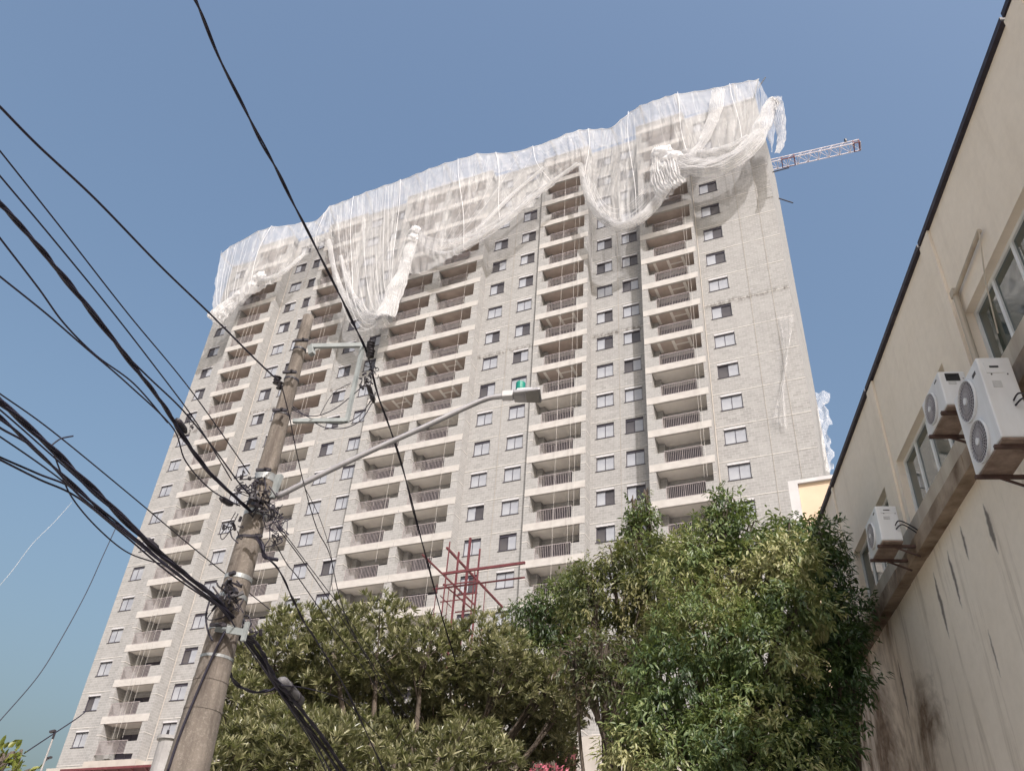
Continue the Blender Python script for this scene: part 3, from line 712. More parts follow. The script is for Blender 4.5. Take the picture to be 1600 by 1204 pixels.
# conduit on the wall
cd = SB(); cd.tube([L2W(8.75,4.93,10.72),L2W(9.9,4.93,10.62)], .035, 8); cd.tube([L2W(9.92,4.93,10.60),L2W(9.95,4.93,9.1)], .045, 8); cd.tube([L2W(8.75,4.92,10.7),L2W(8.9,4.85,9.9),L2W(9.0,4.83,9.1)], .010, 6)
cd.sbox(9.86, 9.98, 4.88, 4.96, 10.58, 10.7)
cd.bb('conduit', M_apron)
def ac(label, s0, wd, zb, ht, fans, grp, dep=.34, l0=4.25, hatch=False, brand=True):
    e = empty('air_conditioner', L2W(s0, l0, zb)); tag(e, label, 'air conditioner', 'outdoor units on the beige wall')
    def P(mb, name, mat, parent=None, bev=0, smooth=False):
        o = mb.build(name, mat, parent or e, smooth)
        if parent is None: o.location = -e.location
        if bev: bevel(o, bev)
        return o
    P(SB().sbox(s0, s0+wd, l0, l0+dep, zb+.03, zb+ht), 'casing', M_white, bev=.018)
    P(SB().sbox(s0+.01, s0+wd-.01, l0+.01, l0+dep-.01, zb, zb+.028), 'base_pan', M_rustpan)
    for i in range(fans):
        R0 = .265 if fans == 2 else .222
        cz = zb + ht*((i+.5)/fans) + .0; cs = s0 + wd*.56 if fans == 2 else s0+wd*.6
        c = L2W(cs, l0, cz)
        def ring(r, off, n=40): return [c - SN*off + SD*(r*math.cos(2*math.pi*k/n)) + Vector((0,0,r*math.sin(2*math.pi*k/n))) for k in range(n)]
        d = MB(); rs_ = [(R0, .002), (R0, .03), (R0*.95, .032), (R0*.93, .006)]
        for r1, o1 in rs_: d.v += [tuple(p) for p in ring(r1, o1)]
        for q in range(3):
            for k in range(40): k2 = (k+1)%40; d.f.append((q*40+k, q*40+k2, (q+1)*40+k2, (q+1)*40+k))
        g1 = P(d, 'fan_guard', M_white, smooth=False)
        b2 = MB(); b2.v += [tuple(p) for p in ring(R0*.93, .004)]; b2.f.append(tuple(range(40))); P(b2, 'fan_opening', M_fan, g1); bpy.data.objects[-1] if False else None
        gr = MB()
        for k in range(30):
            a = 2*math.pi*k/30; dv = SD*math.cos(a) + Vector((0,0,math.sin(a))); gr.bar(c - SN*.03 + dv*R0*.2, c - SN*.02 + dv*R0*.94, .007)
        for rr in (.35, .55, .75): 
            pts = ring(R0*rr, .028, 32); gr.tube(pts+[pts[0]], .003, 4, cap=False)
        P(gr, 'grille', M_grille, g1)
        hub = MB(); hub.tube([c - SN*.02, c - SN*.045], R0*.17, 20); P(hub, 'hub', M_white, g1)
    # service side details on the near side face
    P(SB().sbox(s0-.006, s0-.0, l0+.07, l0+.27, zb+ht*.80, zb+ht*.93) if not hatch else SB().sbox(s0-.006, s0-.0, l0+.08, l0+.26, zb+ht*.72, zb+ht*.93), 'service_panel', M_white if not hatch else M_black, bev=0)
    P(SB().sbox(s0-.012, s0-.006, l0+.12, l0+.22, zb+ht*.865, zb+ht*.885), 'handle', M_black)
    for cs in (s0+.1, s0+wd-.12):
        b_ = SB(); b_.sbox(cs, cs+.045, l0-.05, 4.85, zb-.045, zb-.003); b_.bar(L2W(cs+.02,l0+.2,zb-.03), L2W(cs+.02,4.84,zb-.2), .025)
        P(b_, 'bracket', M_brk)
    P(SB().sbox(s0+wd*.12, s0+wd*.24, l0-.003, l0-.0, zb+ht*.86, zb+ht*.9), 'badge', M_dark)
    P(SB().sbox(s0-.004, s0-.0, l0+.1, l0+.2, zb+ht*.62, zb+ht*.70), 'rating_plate', M_galv2)
    for q_ in (.12, .3): P(SB().sbox(s0-.008, s0-.0, l0+q_-.006, l0+q_+.006, zb+ht*.775, zb+ht*.79), 'screw', M_dark)
    h = MB(); base = L2W(s0-.005, l0+.26, zb+ht*.45)
    for q, (dz, dl) in enumerate(((.0,.0),(-.07,.03))):
        h.tube(spline([base+Vector((0,0,dz)), L2W(s0-.12,l0+.30+dl,zb+ht*.45+dz+.02), L2W(s0-.1,l0+.48,zb+ht*.35+dz), L2W(s0+.05,4.97,zb+ht*.2+dz)], 6), .011, 6)
    P(h, 'hose', M_dark, smooth=True)
    return e
M_galv2 = mottled('printed plate', (.42,.42,.43), (.5,.5,.5), 20, .5, bump=0)
M_fan = mottled('shaded fan opening', (.10,.09,.10), (.14,.125,.135), 5, .7, bump=0)
M_grille = mottled('grille wire', (.36,.34,.36), (.42,.40,.42), 5, .5, bump=0)
M_brk = mottled('rusty bracket steel', (.06,.035,.03), (.10,.06,.05), 8, .8, bump=0)
ac('large white outdoor unit with two stacked fans, nearest on the beige wall', 8.58, .88, 5.62+CAMZ, 1.16, 2, None, dep=.38)
ac('single fan white outdoor unit with open black hatch, just beyond the two fan unit', 9.66, .78, 6.84+CAMZ, .57, 1, None, hatch=True)
ac('single fan white outdoor unit farthest along the beige wall, close to the trees', 13.34, .75, 6.76+CAMZ, .66, 1, None)
# ================================================================== UTILITY POLE
pole = empty('utility_pole', POLE); tag(pole, 'tall weathered concrete utility pole crowded with cables, bands and clamps', 'utility pole')
def concrete_mat():
    m, nt, p = newmat('weathered pole concrete'); b = NB(nt); pos = b.obj()
    n1 = b.noise(b.scale(pos, (1,1,.35)), 5, 6, .65); n2 = b.noise(pos, 38, 4, .7); n3 = b.noise(b.scale(pos, (7,7,.7)), 1, 5, .7)
    c = b.mix(b.ramp(n1, .3, .7), (.10,.083,.07), (.185,.157,.134)); c = b.mix(b.ramp(n2, .5, .75, 0, .6), c, (.27,.24,.215)); c = b.mix(b.ramp(n3, .46, .68, 0, .85), c, (.055,.043,.037))
    b.l(c, p.inputs['Base Color']); p.inputs['Roughness'].default_value = .95
    b.l(b.bump(n2, .4, .01), p.inputs['Normal']); return m
M_conc = concrete_mat()
def pr(z):   # pole radius at world height
    z -= CAMZ; pts = [(-2,.27),(1.54,.218),(3.0,.165),(4.6,.128),(5.9,.102),(7.65,.074)]
    for (a, ra), (b_, rb) in zip(pts, pts[1:]):
        if z <= b_: return ra + (rb-ra)*(z-a)/(b_-a)
    return pts[-1][1]
PT = 7.65+CAMZ
def PP(mb, name, mat, parent=None, smooth=False, label=None):
    o = mb.build(name, mat, parent or pole, smooth)
    if parent is None: o.location = -pole.location
    if label: o['label'] = label
    return o
m = MB(); zs = [i*.25 for i in range(int(PT/.25)+1)] + [PT]
m.tube([(POLE.x, POLE.y, z) for z in zs], [pr(z) for z in zs], 32); o = PP(m, 'shaft', M_conc)
for p_ in o.data.polygons: p_.use_smooth = len(p_.vertices) == 4
def band(z, w, mat=M_steel, ex=.005, name='band'):
    m = MB(); n = 28; b0 = []
    for zz in (z-w/2, z+w/2):
        b0.append([(POLE.x+(pr(z)+ex)*math.cos(2*math.pi*k/n), POLE.y+(pr(z)+ex)*math.sin(2*math.pi*k/n), zz) for k in range(n)])
    m.v = b0[0]+b0[1]; m.f = [(k, (k+1)%n, n+(k+1)%n, n+k) for k in range(n)]
    o = PP(m, name, mat); md = o.modifiers.new('s', 'SOLIDIFY'); md.thickness = .012; md.offset = -1; return o
for px, py, w, mt in ((357,905,.05,M_steel),(352,935,.05,M_steel),(338,1030,.03,M_steel),(335,1065,.03,M_conc),(322,1110,.03,M_conc),(405,805,.07,M_steel),(413,748,.10,M_steel),(405,845,.035,M_dark),(470,548,.03,M_dark),(452,595,.03,M_dark),(440,650,.03,M_dark),(350,985,.05,M_steel)):
    band(atP(px, py).z, w, mt)
# rectangular cross bracket
toW = lambda px, py, off=0: atP(px, py, off)
bk = MB(); A1 = toW(486,540); A2 = toW(567,540); A2.z = A1.z = (A1.z+A2.z)/2; B1 = toW(458,658); B2 = toW(548,656); B1.z = B2.z = (B1.z+B2.z)/2; B2.x, B2.y = A2.x, A2.y
bk.bar(A1, A2, .045, .06); bk.bar(B1, B2, .045, .05); bk.bar(B2-Vector((0,0,.025)), A2+Vector((0,0,.03)), .045, .045)
bk.bar(A1+Vector((0,0,.0)), A1-Vector((0,0,.14))+ (A2-A1)*.06, .07)
PP(bk, 'cross_bracket', M_galv := mottled('pale grey bracket', (.17,.185,.187), (.25,.265,.265), 6, .6, bump=.05))
def insul(c, axis, n=3, r=.05, L_=.12, name='insulator'):
    m = MB(); axis = Vector(axis).normalized(); pts = []; rr = []
    for i in range(n*4+1):
        t = i/(n*4); pts.append(Vector(c)+axis*L_*(t-.5)); rr.append(r*(.6 + .4*math.cos(i*math.pi/2)))
    m.tube(pts, rr, 14); return PP(m, name, M_dark, smooth=True)
for px, py, off, r in ((579,540,0,.055),(579,552,0,.055),(433,594,-.05,.05),(437,602,-.05,.04)): insul(atP(px, py, off), (0,0,1), 2, r, .09)
def clump(px, py, off, r, n, name='wire_clamp', spread=1.0):
    m = MB(); r *= .82; c = atP(px, py, off)
    for i in range(n):
        d = Vector((random.gauss(0,1), random.gauss(0,1), random.gauss(0,1)*1.1))*r*.42*spread
        e = d + Vector((random.uniform(-1,1), random.uniform(-1,1), random.uniform(-1,1)))*r*.6
        if i % 3 == 0: m.bar(c+d, c+e, r*.24, r*.2)
        else:
            mid = (d+e)/2 + Vector((random.uniform(-1,1), random.uniform(-1,1), random.uniform(-1,1)))*r*.5
            m.tube(spline([c+d, c+mid, c+e], 4), r*.06, 6)
    return PP(m, name, M_dark)
for px, py, off, r, n in ((573,594,0,.13,16),(583,578,0,.10,10),(584,622,0,.08,12),(388,752,-.2,.16,18),(408,782,-.25,.20,24),(430,800,.15,.13,14),(432,838,.2,.12,12),(352,928,-.3,.20,26),(385,985,.2,.15,18),(358,822,-.3,.13,10),(300,665,-.6,.09,8),(398,762,-.3,.12,12)):
    clump(px, py, off, r, n)
# brackets and bolts
for px, py in ((474,538),(456,588),(441,648),(417,742),(404,846),(350,985)):
    c = atP(px, py, -.1); m = MB(); m.bar(c - SD*(pr(c.z)) - SN*.09, c - SD*(pr(c.z)) + SN*.09, .03); m.bar(c-SD*(pr(c.z)+.04)+SN*.03, c-SD*(pr(c.z)-.06)+SN*.03+Vector((0,0,.05)), .022); PP(m, 'clamp_bolt', M_dark)
c = atP(362,984,-.2); m = MB()
m.bar(c - SN*.18 + Vector((0,0,.02)), c + SN*.14 - Vector((0,0,.02)), .02, .07); m.bar(c+SN*.15+Vector((0,0,.09)), c+SN*.15-Vector((0,0,.11)), .03, .05)
PP(m, 'slotted_plate', M_galv)
def loop(pts, r, name='jumper_wire', off=0):
    PP(MB().tube(spline([atP(a, b_, off) for a, b_ in pts], 8), r, 6), name, M_cable, smooth=True)
loop([(437,602),(447,625),(462,642),(490,650),(520,640),(545,622),(570,600)], .006)
loop([(437,602),(455,632),(490,655),(530,662),(560,650),(580,625)], .006, off=.05)
loop([(492,660),(510,668),(540,668),(565,655),(582,628)], .006)
loop([(500,648),(520,615),(548,598)], .004)
loop([(410,745),(395,755),(395,775),(402,790)], .009, off=-.15)
loop([(413,745),(415,765),(408,778)], .008, off=-.15)
loop([(368,800),(356,820),(345,835),(348,842),(358,830),(372,802)], .005, off=-.3)
loop([(360,825),(362,838),(372,848)], .007, off=-.3)
loop([(385,790),(395,775),(402,788),(392,800),(385,790)], .009, off=-.2)
loop([(400,836),(410,850),(412,868),(422,872),(434,874)], .02, off=0)
loop([(330,930),(322,960),(325,985),(332,1000)], .010, off=-.3)
loop([(385,985),(392,975),(388,962),(378,965),(380,980)], .007, off=.1)
for q in range(11):
    a = random.choice([(395,775),(408,790),(385,760),(420,812),(350,935),(430,830),(372,945)]); pts_ = [a]
    for w_ in range(4): pts_.append((a[0]+random.uniform(-32,34), a[1]+random.uniform(-30,34)))
    loop(pts_+[(a[0]+J(14), a[1]+J(14))], random.uniform(.003,.006), off=-.25+.2*random.random())
# conduit riser on the left of the shaft
loop([(352,985),(330,1030),(300,1100),(280,1150),(262,1204)], .012, name='riser_cable', off=-.22)
# ---- street lamp
lamp = empty('street_lamp', atP(430,772)); tag(lamp, 'grey street lamp with long curved arm and green topped head, fixed to the utility pole', 'street lamp')
def LP(mb, name, mat, parent=None, smooth=False):
    o = mb.build(name, mat, parent or lamp, smooth)
    if parent is None: o.location = -lamp.location
    return o
arm = spline([atP(432,776),atP(500,742),atP(580,704),atP(660,668),atP(720,640),atP(760,623),atP(785,619),atP(797,618)], 6)
LP(MB().tube(arm, .033, 14), 'arm', M_lampgrey := mottled('lamp grey', (.26,.25,.26), (.32,.31,.32), 6, .5, metal=.3, bump=0), smooth=True)
m = MB(); m.bar(atP(437,742), atP(424,778), .05, .09); LP(m, 'mounting_plate', M_galv)
hc = atP(815,617); ax = (atP(842,613)-atP(792,620)).normalized(); ax.z = .05; ax.normalize(); sd_ = SD
def hbox(mb, a0, a1, w0, w1, z0, z1, tap=1.0):
    P = []
    for zz, tt in ((z0, 1), (z1, tap)):
        for a, w in ((a0, -1), (a1, -1), (a1, 1), (a0, 1)):
            ww = (w0 if a == a0 else w1)*tt; P.append(hc + ax*a + sd_*w*ww + Vector((0,0,zz)))
    return mb.hexa(P)
hd = bevel(LP(hbox(MB(), -.10, .24, .11, .15, -.035, .02, .85), 'head', M_lampgrey), .02)
m = MB(); hbox(m, .06, .22, .10, .12, -.045, -.036); LP(m, 'lens', M_glasslamp := mottled('lamp lens', (.16,.15,.14), (.2,.19,.18), 6, .2, bump=0), hd).location = (0,0,0)
m = MB(); hbox(m, -.07, .03, .06, .06, -.043, -.036); LP(m, 'label_plate', M_lampgrey, hd)
bevel(LP(hbox(MB(), -.24, -.102, .055, .06, -.04, .045), 'socket', M_wht), .01)
bevel(LP(hbox(MB(), -.06, .14, .08, .08, .021, .075, .7), 'top_cover', M_wht), .015)
M_green = mottled('green photocell', (.008,.15,.115), (.012,.20,.15), 4, .25, bump=0)
m = MB(); pc_ = hc - ax*.02 + Vector((0,0,.06)); m.tube([pc_, pc_+Vector((0,0,.02)), pc_+Vector((0,0,.12)), pc_+Vector((0,0,.135))], [.055,.06,.06,.045], 20); LP(m, 'photocell', M_green, smooth=False)
# ================================================================== CABLES
def cable(label, pts, r, lat=None, name='cable', mat=None, strands=1, grp='overhead cables'):
    W3 = [atL(p[0], p[1], p[2] if len(p) > 2 else lat) for p in pts]; P = spline(W3, 10)
    m = MB()
    if strands == 1: m.tube(P, r, 8)
    else:
        for s in range(strands):
            ph = 2*math.pi*s/strands; Q = []
            for i, p in enumerate(P):
                d = (P[min(i+1, len(P)-1)]-P[max(i-1, 0)]).normalized(); x = d.cross(Vector((0,0,1))).normalized(); y = x.cross(d)
                tw = i*.42 + ph + .6*math.sin(i*.13+s*2); q = r*(1.0 + .35*math.sin(i*.21+s)); Q.append(p + (x*math.cos(tw)*q + y*math.sin(tw)*q)*.62)
            m.tube(Q, r*.72, 7)
    o = m.build(name, mat or M_cable, None, True); tag(o, label, 'cable', grp); return o
PL = -4.18
cable('twisted black cable from the top edge past the cross bracket to the trees', [(290,-30),(305,0),(345,95),(400,205),(450,300),(500,400),(545,490),(572,548),(592,622),(620,700),(655,830),(690,960),(722,1070),(765,1240)], .013, -3.3, strands=2)
cable('single black wire from the upper left edge to the insulator high on the pole', [(-20,148),(0,167),(60,228),(150,312),(250,415),(330,492),(400,562),(434,594)], .010, PL)
cable('black cable splitting off the top of the thickest bundle near the pole', [(190,548),(235,592),(285,640),(330,695),(372,752),(392,775)], .008, PL+.01)
cable('thickest twisted black cable bundle crossing the sky left of the pole', [(-30,285),(0,318),(60,385),(120,458),(200,560),(250,625),(285,680),(330,740),(380,788),(402,808)], .017, PL, strands=3)
cable('black cable just above the thickest bundle left of the pole', [(-20,250),(0,275),(80,370),(170,480),(240,570),(300,650),(338,710),(362,750)], .0065, PL-.02)
cable('uppermost thin wire of the group running above the thickest bundle', [(-20,212),(0,236),(100,362),(200,490),(300,612),(390,740)], .006, PL+.02)
cable('thin wire joining the thickest bundle near the left edge of the tower', [(-20,345),(0,372),(60,450),(100,505),(150,555),(210,600),(262,660)], .007, PL+.03)
cable('thin sagging wire below the thickest bundle, ending at its lower coupling', [(-20,415),(0,432),(70,488),(130,540),(200,600),(270,668),(290,720),(330,765),(375,790)], .007, PL+.03)
cable('thin straight wire crossing behind the pole above the lowest bundle', [(-20,600),(0,615),(80,672),(200,770),(310,862),(422,952)], .006, PL-.25)
cable('upper strand of the lowest black cable bundle left of the pole', [(-30,600),(0,627),(80,700),(160,778),(240,855),(300,905),(340,938),(378,985),(420,1050),(455,1100),(500,1160),(545,1230)], .020, PL+.1, strands=3)
cable('second strand of the lowest cable bundle left of the pole', [(-30,628),(0,652),(70,716),(150,790),(230,858),(300,915),(350,955),(392,1010),(440,1085),(480,1140),(530,1230)], .013, PL+.1, strands=2)
cable('third strand of the lowest cable bundle left of the pole', [(-30,645),(0,668),(60,705),(130,780),(200,836),(270,892),(345,948),(380,1000),(430,1072),(490,1165),(520,1230)], .008, PL+.2)
cable('fourth thinner strand of the lowest bundle, bowing downwards', [(-30,665),(0,682),(90,745),(170,812),(250,875),(330,935)], .006, PL+.1)
cable('fifth thin strand of the lowest bundle', [(-30,620),(0,640),(100,728),(180,800),(260,868),(338,935)], .006, PL+.15)
cable('upper line of the lower pair rising from the left edge into the lowest bundle', [(-30,700),(0,714),(60,740),(120,766),(190,822),(260,882),(335,940)], .008, PL)
cable('lower line of the lower pair rising from the left edge into the lowest bundle', [(-30,704),(0,718),(60,748),(120,776),(190,832),(265,895),(338,945)], .008, PL+.02)
cable('thin wire dropping from the bundle tie and curving to the tower front', [(82,700),(92,730),(112,776),(150,822),(195,860),(235,876),(262,882)], .006, PL)
cable('short cut wire end sticking up from the lowest bundle', [(80,696),(90,688),(98,684),(114,681)], .006, PL, grp=None)
cable('long thin wire hanging in a curve over the lower left sky', [(182,822),(160,870),(135,925),(100,990),(60,1055),(0,1125),(-20,1148)], .006, -7.5)
cable('frayed pale string drifting across the lower left sky', [(112,785),(85,815),(50,850),(20,890),(-10,925)], .0022, -7.5, mat=M_rope, grp=None)
cable('thick cable bundle turning down from the pole clamps in front of the leafy tree', [(400,836,PL+.3),(415,868,PL+.4),(436,890,PL+.5),(455,930,PL+.5),(472,965,PL+.5),(500,1010,PL+.5),(545,1085,PL+.5),(600,1204,PL+.5),(612,1240,PL+.5)], .010, None, strands=2)
cable('left thin wire of the fan running from the pole down over the leafy tree', [(425,838),(448,880),(468,905),(520,980),(580,1060),(640,1150),(690,1240)], .006, PL+.3)
cable('middle thin wire of the fan running from the pole down over the leafy tree', [(432,822),(470,872),(520,945),(580,1035),(650,1140),(720,1240)], .006, PL+.35)
cable('right thin wire of the fan running from the pole down over the leafy tree', [(435,820),(480,880),(540,960),(610,1060),(680,1160),(735,1240)], .005, PL+.4)
cable('thin wire from the high insulator passing under the lamp arm down to the tree', [(440,602),(452,650),(462,700),(476,760),(495,825),(515,865),(530,930),(550,985),(590,1060),(625,1140),(660,1240)], .006, PL+.5)
cable('thin branch wire beside the one under the lamp arm', [(478,765),(500,810),(518,870),(522,930),(560,1000),(620,1100)], .004, PL+.5)
cable('lowest heavy bundle descending from the slotted plate into the dark leaves', [(372,985),(395,1000),(410,1020),(430,1060),(452,1085),(480,1120),(510,1160),(550,1220)], .020, PL+.15, strands=3)
cable('short thick slack loop below the slotted plate', [(358,1050),(372,1070),(395,1080),(420,1078),(440,1070)], .016, PL, strands=2)
cable('thin slack wire beside the splice box in the leaves', [(440,1070),(480,1075),(530,1090),(560,1115),(640,1204),(660,1230)], .007, PL+.2)
sb = empty('splice_box', atL(452,1080,PL+.15)); tag(sb, 'grey splice box hung on the cables in front of the dark leaves', 'splice box')
a_ = atL(438,1062,PL+.12); b_ = atL(470,1098,PL+.12)
o = MB().tube([a_, a_.lerp(b_,.1), a_.lerp(b_,.9), b_], [.04,.075,.075,.04], 14).build('case', mottled('grey plastic', (.09,.085,.09), (.13,.125,.13), 8, .6, bump=0), sb, True); o.location = -sb.location
for t in (.3, .7): MB().tube([a_.lerp(b_,t-.03), a_.lerp(b_,t+.03)], .082, 14).build('strap', M_dark, sb).location = -sb.location
for nm, pts in (('coupling where the thickest bundle is tied left of the pole', [(276,655),(290,675)]), ('black coupling on the cable just left of the pole clamps', [(345,778),(362,788)]), ('tie on the lowest bundle over the tower edge', [(228,842),(246,858)]), ('splice on the twisted cable below the cross bracket', [(575,600),(584,628)])):
    L0 = -3.3 if 'twisted' in nm else PL
    A, Bq = atL(*pts[0], L0), atL(*pts[1], L0)
    o = MB().tube([A, A.lerp(Bq,.2), A.lerp(Bq,.8), Bq], [.02,.035,.035,.02], 10).build('coupling', M_dark, None, True); tag(o, nm, 'cable coupling', 'couplings on the cables')
# small transformer like can on a far pole, low left
tc = empty('transformer', atH(262,1180,17)); tag(tc, 'grey cylindrical transformer hanging low behind the foot of the utility pole', 'transformer')
T0 = atH(258,1204,17); Tt = atH(268,1152,17); T0 = Vector((Tt.x, Tt.y, T0.z))
M_tr = mottled('grey transformer paint', (.22,.21,.21), (.3,.29,.29), 4, .6)
MB().tube([T0-Vector((0,0,.3)), T0, Tt-Vector((0,0,.06)), Tt-Vector((0,0,.055)), Tt], [.2,.2,.2,.24,.24], 20).build('tank', M_tr, tc, False).location = -tc.location
MB().bar(T0+Vector((-.35,0,-.1)), T0+Vector((.35,0,-.25)), .05).build('bracket', M_dark, tc).location = -tc.location
for dx in (-.12, .12): MB().tube([Tt+Vector((dx,0,0)), Tt+Vector((dx,0,.14))], [.03,.02], 8).build('bushing', M_dark, tc).location = -tc.location
m = MB(); m.tube([(T0.x+.55,T0.y+.2,0),(T0.x+.55,T0.y+.2,T0.z-.3)], .12, 12); m.bar((T0.x+.6,T0.y+.2,T0.z-.25), T0+Vector((0,0,-.2)), .06); m.build('post', M_conc, tc).location = -tc.location
# far street lamp low left
fl_ = empty('street_lamp', atH(68,1190,60)); tag(fl_, 'tiny far street lamp with two short arms against the lower left sky', 'street lamp')
A0 = atH(64,1204,60); A1 = atH(70,1152,60); A1 = Vector((A0.x, A0.y, A1.z)); m = MB(); m.tube([(A0.x,A0.y,0), A1], [.10,.05], 8); m.build('post', M_tr, fl_).location = -fl_.location
m = MB(); q = atH(82,1143,60); m.bar(A1, Vector((A1.x,A1.y,q.z)), .09); m.bar(Vector((A1.x,A1.y,q.z-.05)), q, .08); m.bar(q-Vector((.15,.05,0)), q+Vector((.15,.05,.08)), .2, .12); m.build('upper_head', M_dark, fl_).location = -fl_.location
m = MB(); q0_ = atH(66,1188,60); q = atH(76,1184,60); m.bar(Vector((A0.x,A0.y,q0_.z)), q, .08); m.bar(q-Vector((.15,0,0)), q+Vector((.2,0,.06)), .14, .1); m.build('lower_head', M_dark, fl_).location = -fl_.location
o = MB().tube(spline([atH(38,1176,55),atH(68,1156,57),atH(118,1123,60),atH(135,1110,62)], 6), .035, 6).build('cable', M_cable); tag(o, 'short thin cable slanting past the far street lamp', 'cable', 'overhead cables')
# ================================================================== TREES
def leaf_mat(name, cols, rough=.45, trans=.35):
    m, nt, p = newmat(name); b = NB(nt)
    at_ = b.n('Attribute'); at_.attribute_name = 'tint'; at_.attribute_type = 'GEOMETRY'
    rp = b.n('ValToRGB'); e = rp.color_ramp.elements; e[0].position = 0; e[0].color = (*cols[0],1); e[1].position = 1; e[1].color = (*cols[-1],1)
    for i, c in enumerate(cols[1:-1]): q = e.new((i+1)/(len(cols)-1)); q.color = (*c,1)
    b.l(at_.outputs['Fac'], rp.inputs[0]); b.l(rp.outputs[0], p.inputs['Base Color']); p.inputs['Roughness'].default_value = rough
    t = b.n('BsdfTranslucent'); b.l(b.mix(.5, rp.outputs[0], (.20,.24,.04)), t.inputs[0])
    mx = b.n('MixShader'); mx.inputs[0].default_value = trans; b.l(p.outputs[0], mx.inputs[1]); b.l(t.outputs[0], mx.inputs[2]); b.l(mx.outputs[0], nt.nodes['Material Output'].inputs[0])
    return m
def leaves(name, P, D, N, L, Wd, tint, mat, parent, fold=.25, droop=.0):
    """P base points, D directions, N normals: one folded 6 point leaf each"""
    n = len(P); D = D/np.linalg.norm(D, axis=1, keepdims=True); Sd = np.cross(D, N); Sd /= np.maximum(np.linalg.norm(Sd, axis=1, keepdims=True), 1e-6); Nn = np.cross(Sd, D)
    L = L[:,None]; Wd = Wd[:,None]; g = np.array([[0,0,-1.]])*droop*L
    b0 = P; l1 = P+D*L*.35+Sd*Wd*.5+Nn*Wd*fold; r1 = P+D*L*.35-Sd*Wd*.5+Nn*Wd*fold; m1 = P+D*L*.38+g*.15
    l2 = P+D*L*.75+Sd*Wd*.36+Nn*Wd*fold*.7+g*.5; r2 = P+D*L*.75-Sd*Wd*.36+Nn*Wd*fold*.7+g*.5; m2 = P+D*L*.75+g*.5; tp_ = P+D*L+g
    V = np.stack([b0,l1,r1,m1,l2,r2,m2,tp_], 1).reshape(-1,3); base = (np.arange(n)*8)[:,None]
    F = np.concatenate([base+np.array([[0,3,1,1]]), base+np.array([[0,2,3,3]])], 0)
    tris = np.concatenate([base+np.array([[0,3,1]]), base+np.array([[0,2,3]]), base+np.array([[4,6,7]]), base+np.array([[6,5,7]])], 0)
    quads = np.concatenate([base+np.array([[1,3,6,4]]), base+np.array([[3,2,5,6]])], 0)
    me = bpy.data.meshes.new(name); nt_, nq = len(tris), len(quads)
    me.vertices.add(len(V)); me.vertices.foreach_set('co', V.ravel()); me.loops.add(nt_*3+nq*4); me.polygons.add(nt_+nq)
    me.loops.foreach_set('vertex_index', np.concatenate([tris.ravel(), quads.ravel()]).astype(np.int32))
    me.polygons.foreach_set('loop_start', np.concatenate([np.arange(nt_)*3, nt_*3+np.arange(nq)*4]).astype(np.int32))
    try: me.polygons.foreach_set('loop_total', np.concatenate([np.full(nt_,3), np.full(nq,4)]).astype(np.int32))
    except Exception: pass
    a = me.attributes.new('tint', 'FLOAT', 'POINT'); a.data.foreach_set('value', np.repeat(tint, 8).astype(np.float32))
    me.update(calc_edges=True); me.validate(); me.materials.append(mat)
    o = bpy.data.objects.new(name, me); C.objects.link(o); o.parent = parent; o.location = -parent.location; return o
def unit(n):
    v = rng.normal(size=(n,3)); return v/np.linalg.norm(v, axis=1, keepdims=True)
def shell(blobs, dens, inner=.25, flat=.8):
    """points through blobs, mostly near their skin, dropped where deep inside a neighbour"""
    pts = []; nr = []
    for i, (c, r) in enumerate(blobs):
        n = int(dens*r*r); u = unit(n); rad = r*(1-np.abs(rng.normal(0,.16,n)) ); k = rng.random(n) < inner; rad[k] = r*rng.random(k.sum())**.5
        # uneven skin 
        bump = np.array([mn.noise(Vector((a*2.1+i, b_*2.1, c2*2.1))) for a, b_, c2 in u]); rad *= 1+.35*bump
        p = np.array(c)+u*rad[:,None]*np.array([1,1,flat]); keep = np.ones(n, bool)
        for j, (c2, r2) in enumerate(blobs):
            if j != i: keep &= np.linalg.norm((p-np.array(c2))/np.array([1,1,flat]), axis=1) > r2*.62
        pts.append(p[keep]); nr.append(u[keep])
    return np.concatenate(pts), np.concatenate(nr)
def wood(t, base, blobs, r0, nbr=1, twigs=0, mat=None, name='trunk'):
    m = MB(); cs = sorted(blobs, key=lambda q: -q[1]); top = sum((Vector(c) for c, r in blobs), Vector())/len(blobs)
    fork = Vector(base).lerp(top, .42); fork.x, fork.y = base[0]+(top.x-base[0])*.25, base[1]+(top.y-base[1])*.25
    m.tube(spline([base, Vector(base).lerp(fork,.5)+Vector((.1,-.05,0)), fork], 5), [r0*(1-.35*i/10) for i in range(11)], 12)
    for c, r in blobs:
        c = Vector(c); mid = fork.lerp(c,.5)+Vector((random.uniform(-.3,.3),random.uniform(-.3,.3),.25))
        P_ = spline([fork, mid, c], 6); m.tube(P_, [r0*.45*(1-.85*i/12)+.012 for i in range(13)], 7)
        for _ in range(5+twigs):
            d = Vector((random.gauss(0,1),random.gauss(0,1),random.gauss(.3,.8))).normalized(); e = c+d*r*.85
            m.tube(spline([c.lerp(mid, random.random()*.5), c+d*r*.4+Vector((0,0,.1)), e], 4), [.022*(1-.8*i/8)+.003 for i in range(9)], 5)
    o = m.build(name, mat or M_bark, t, True); o.location = -t.location
def blobsH(L): return [(atH(a, b_, h), r) for a, b_, h, r in L]
def clumps(B, n=5, f=.5, out=.62):
    res = []
    for c, r in B:
        res.append((c, r*.72))
        for _ in range(n):
            d = Vector((random.gauss(0,1), random.gauss(0,1), random.gauss(.25,1))).normalized(); res.append((c+d*r*out, r*f*random.uniform(.75,1.2)))
    return res
def cl(x): return np.clip(x, 0, 1)
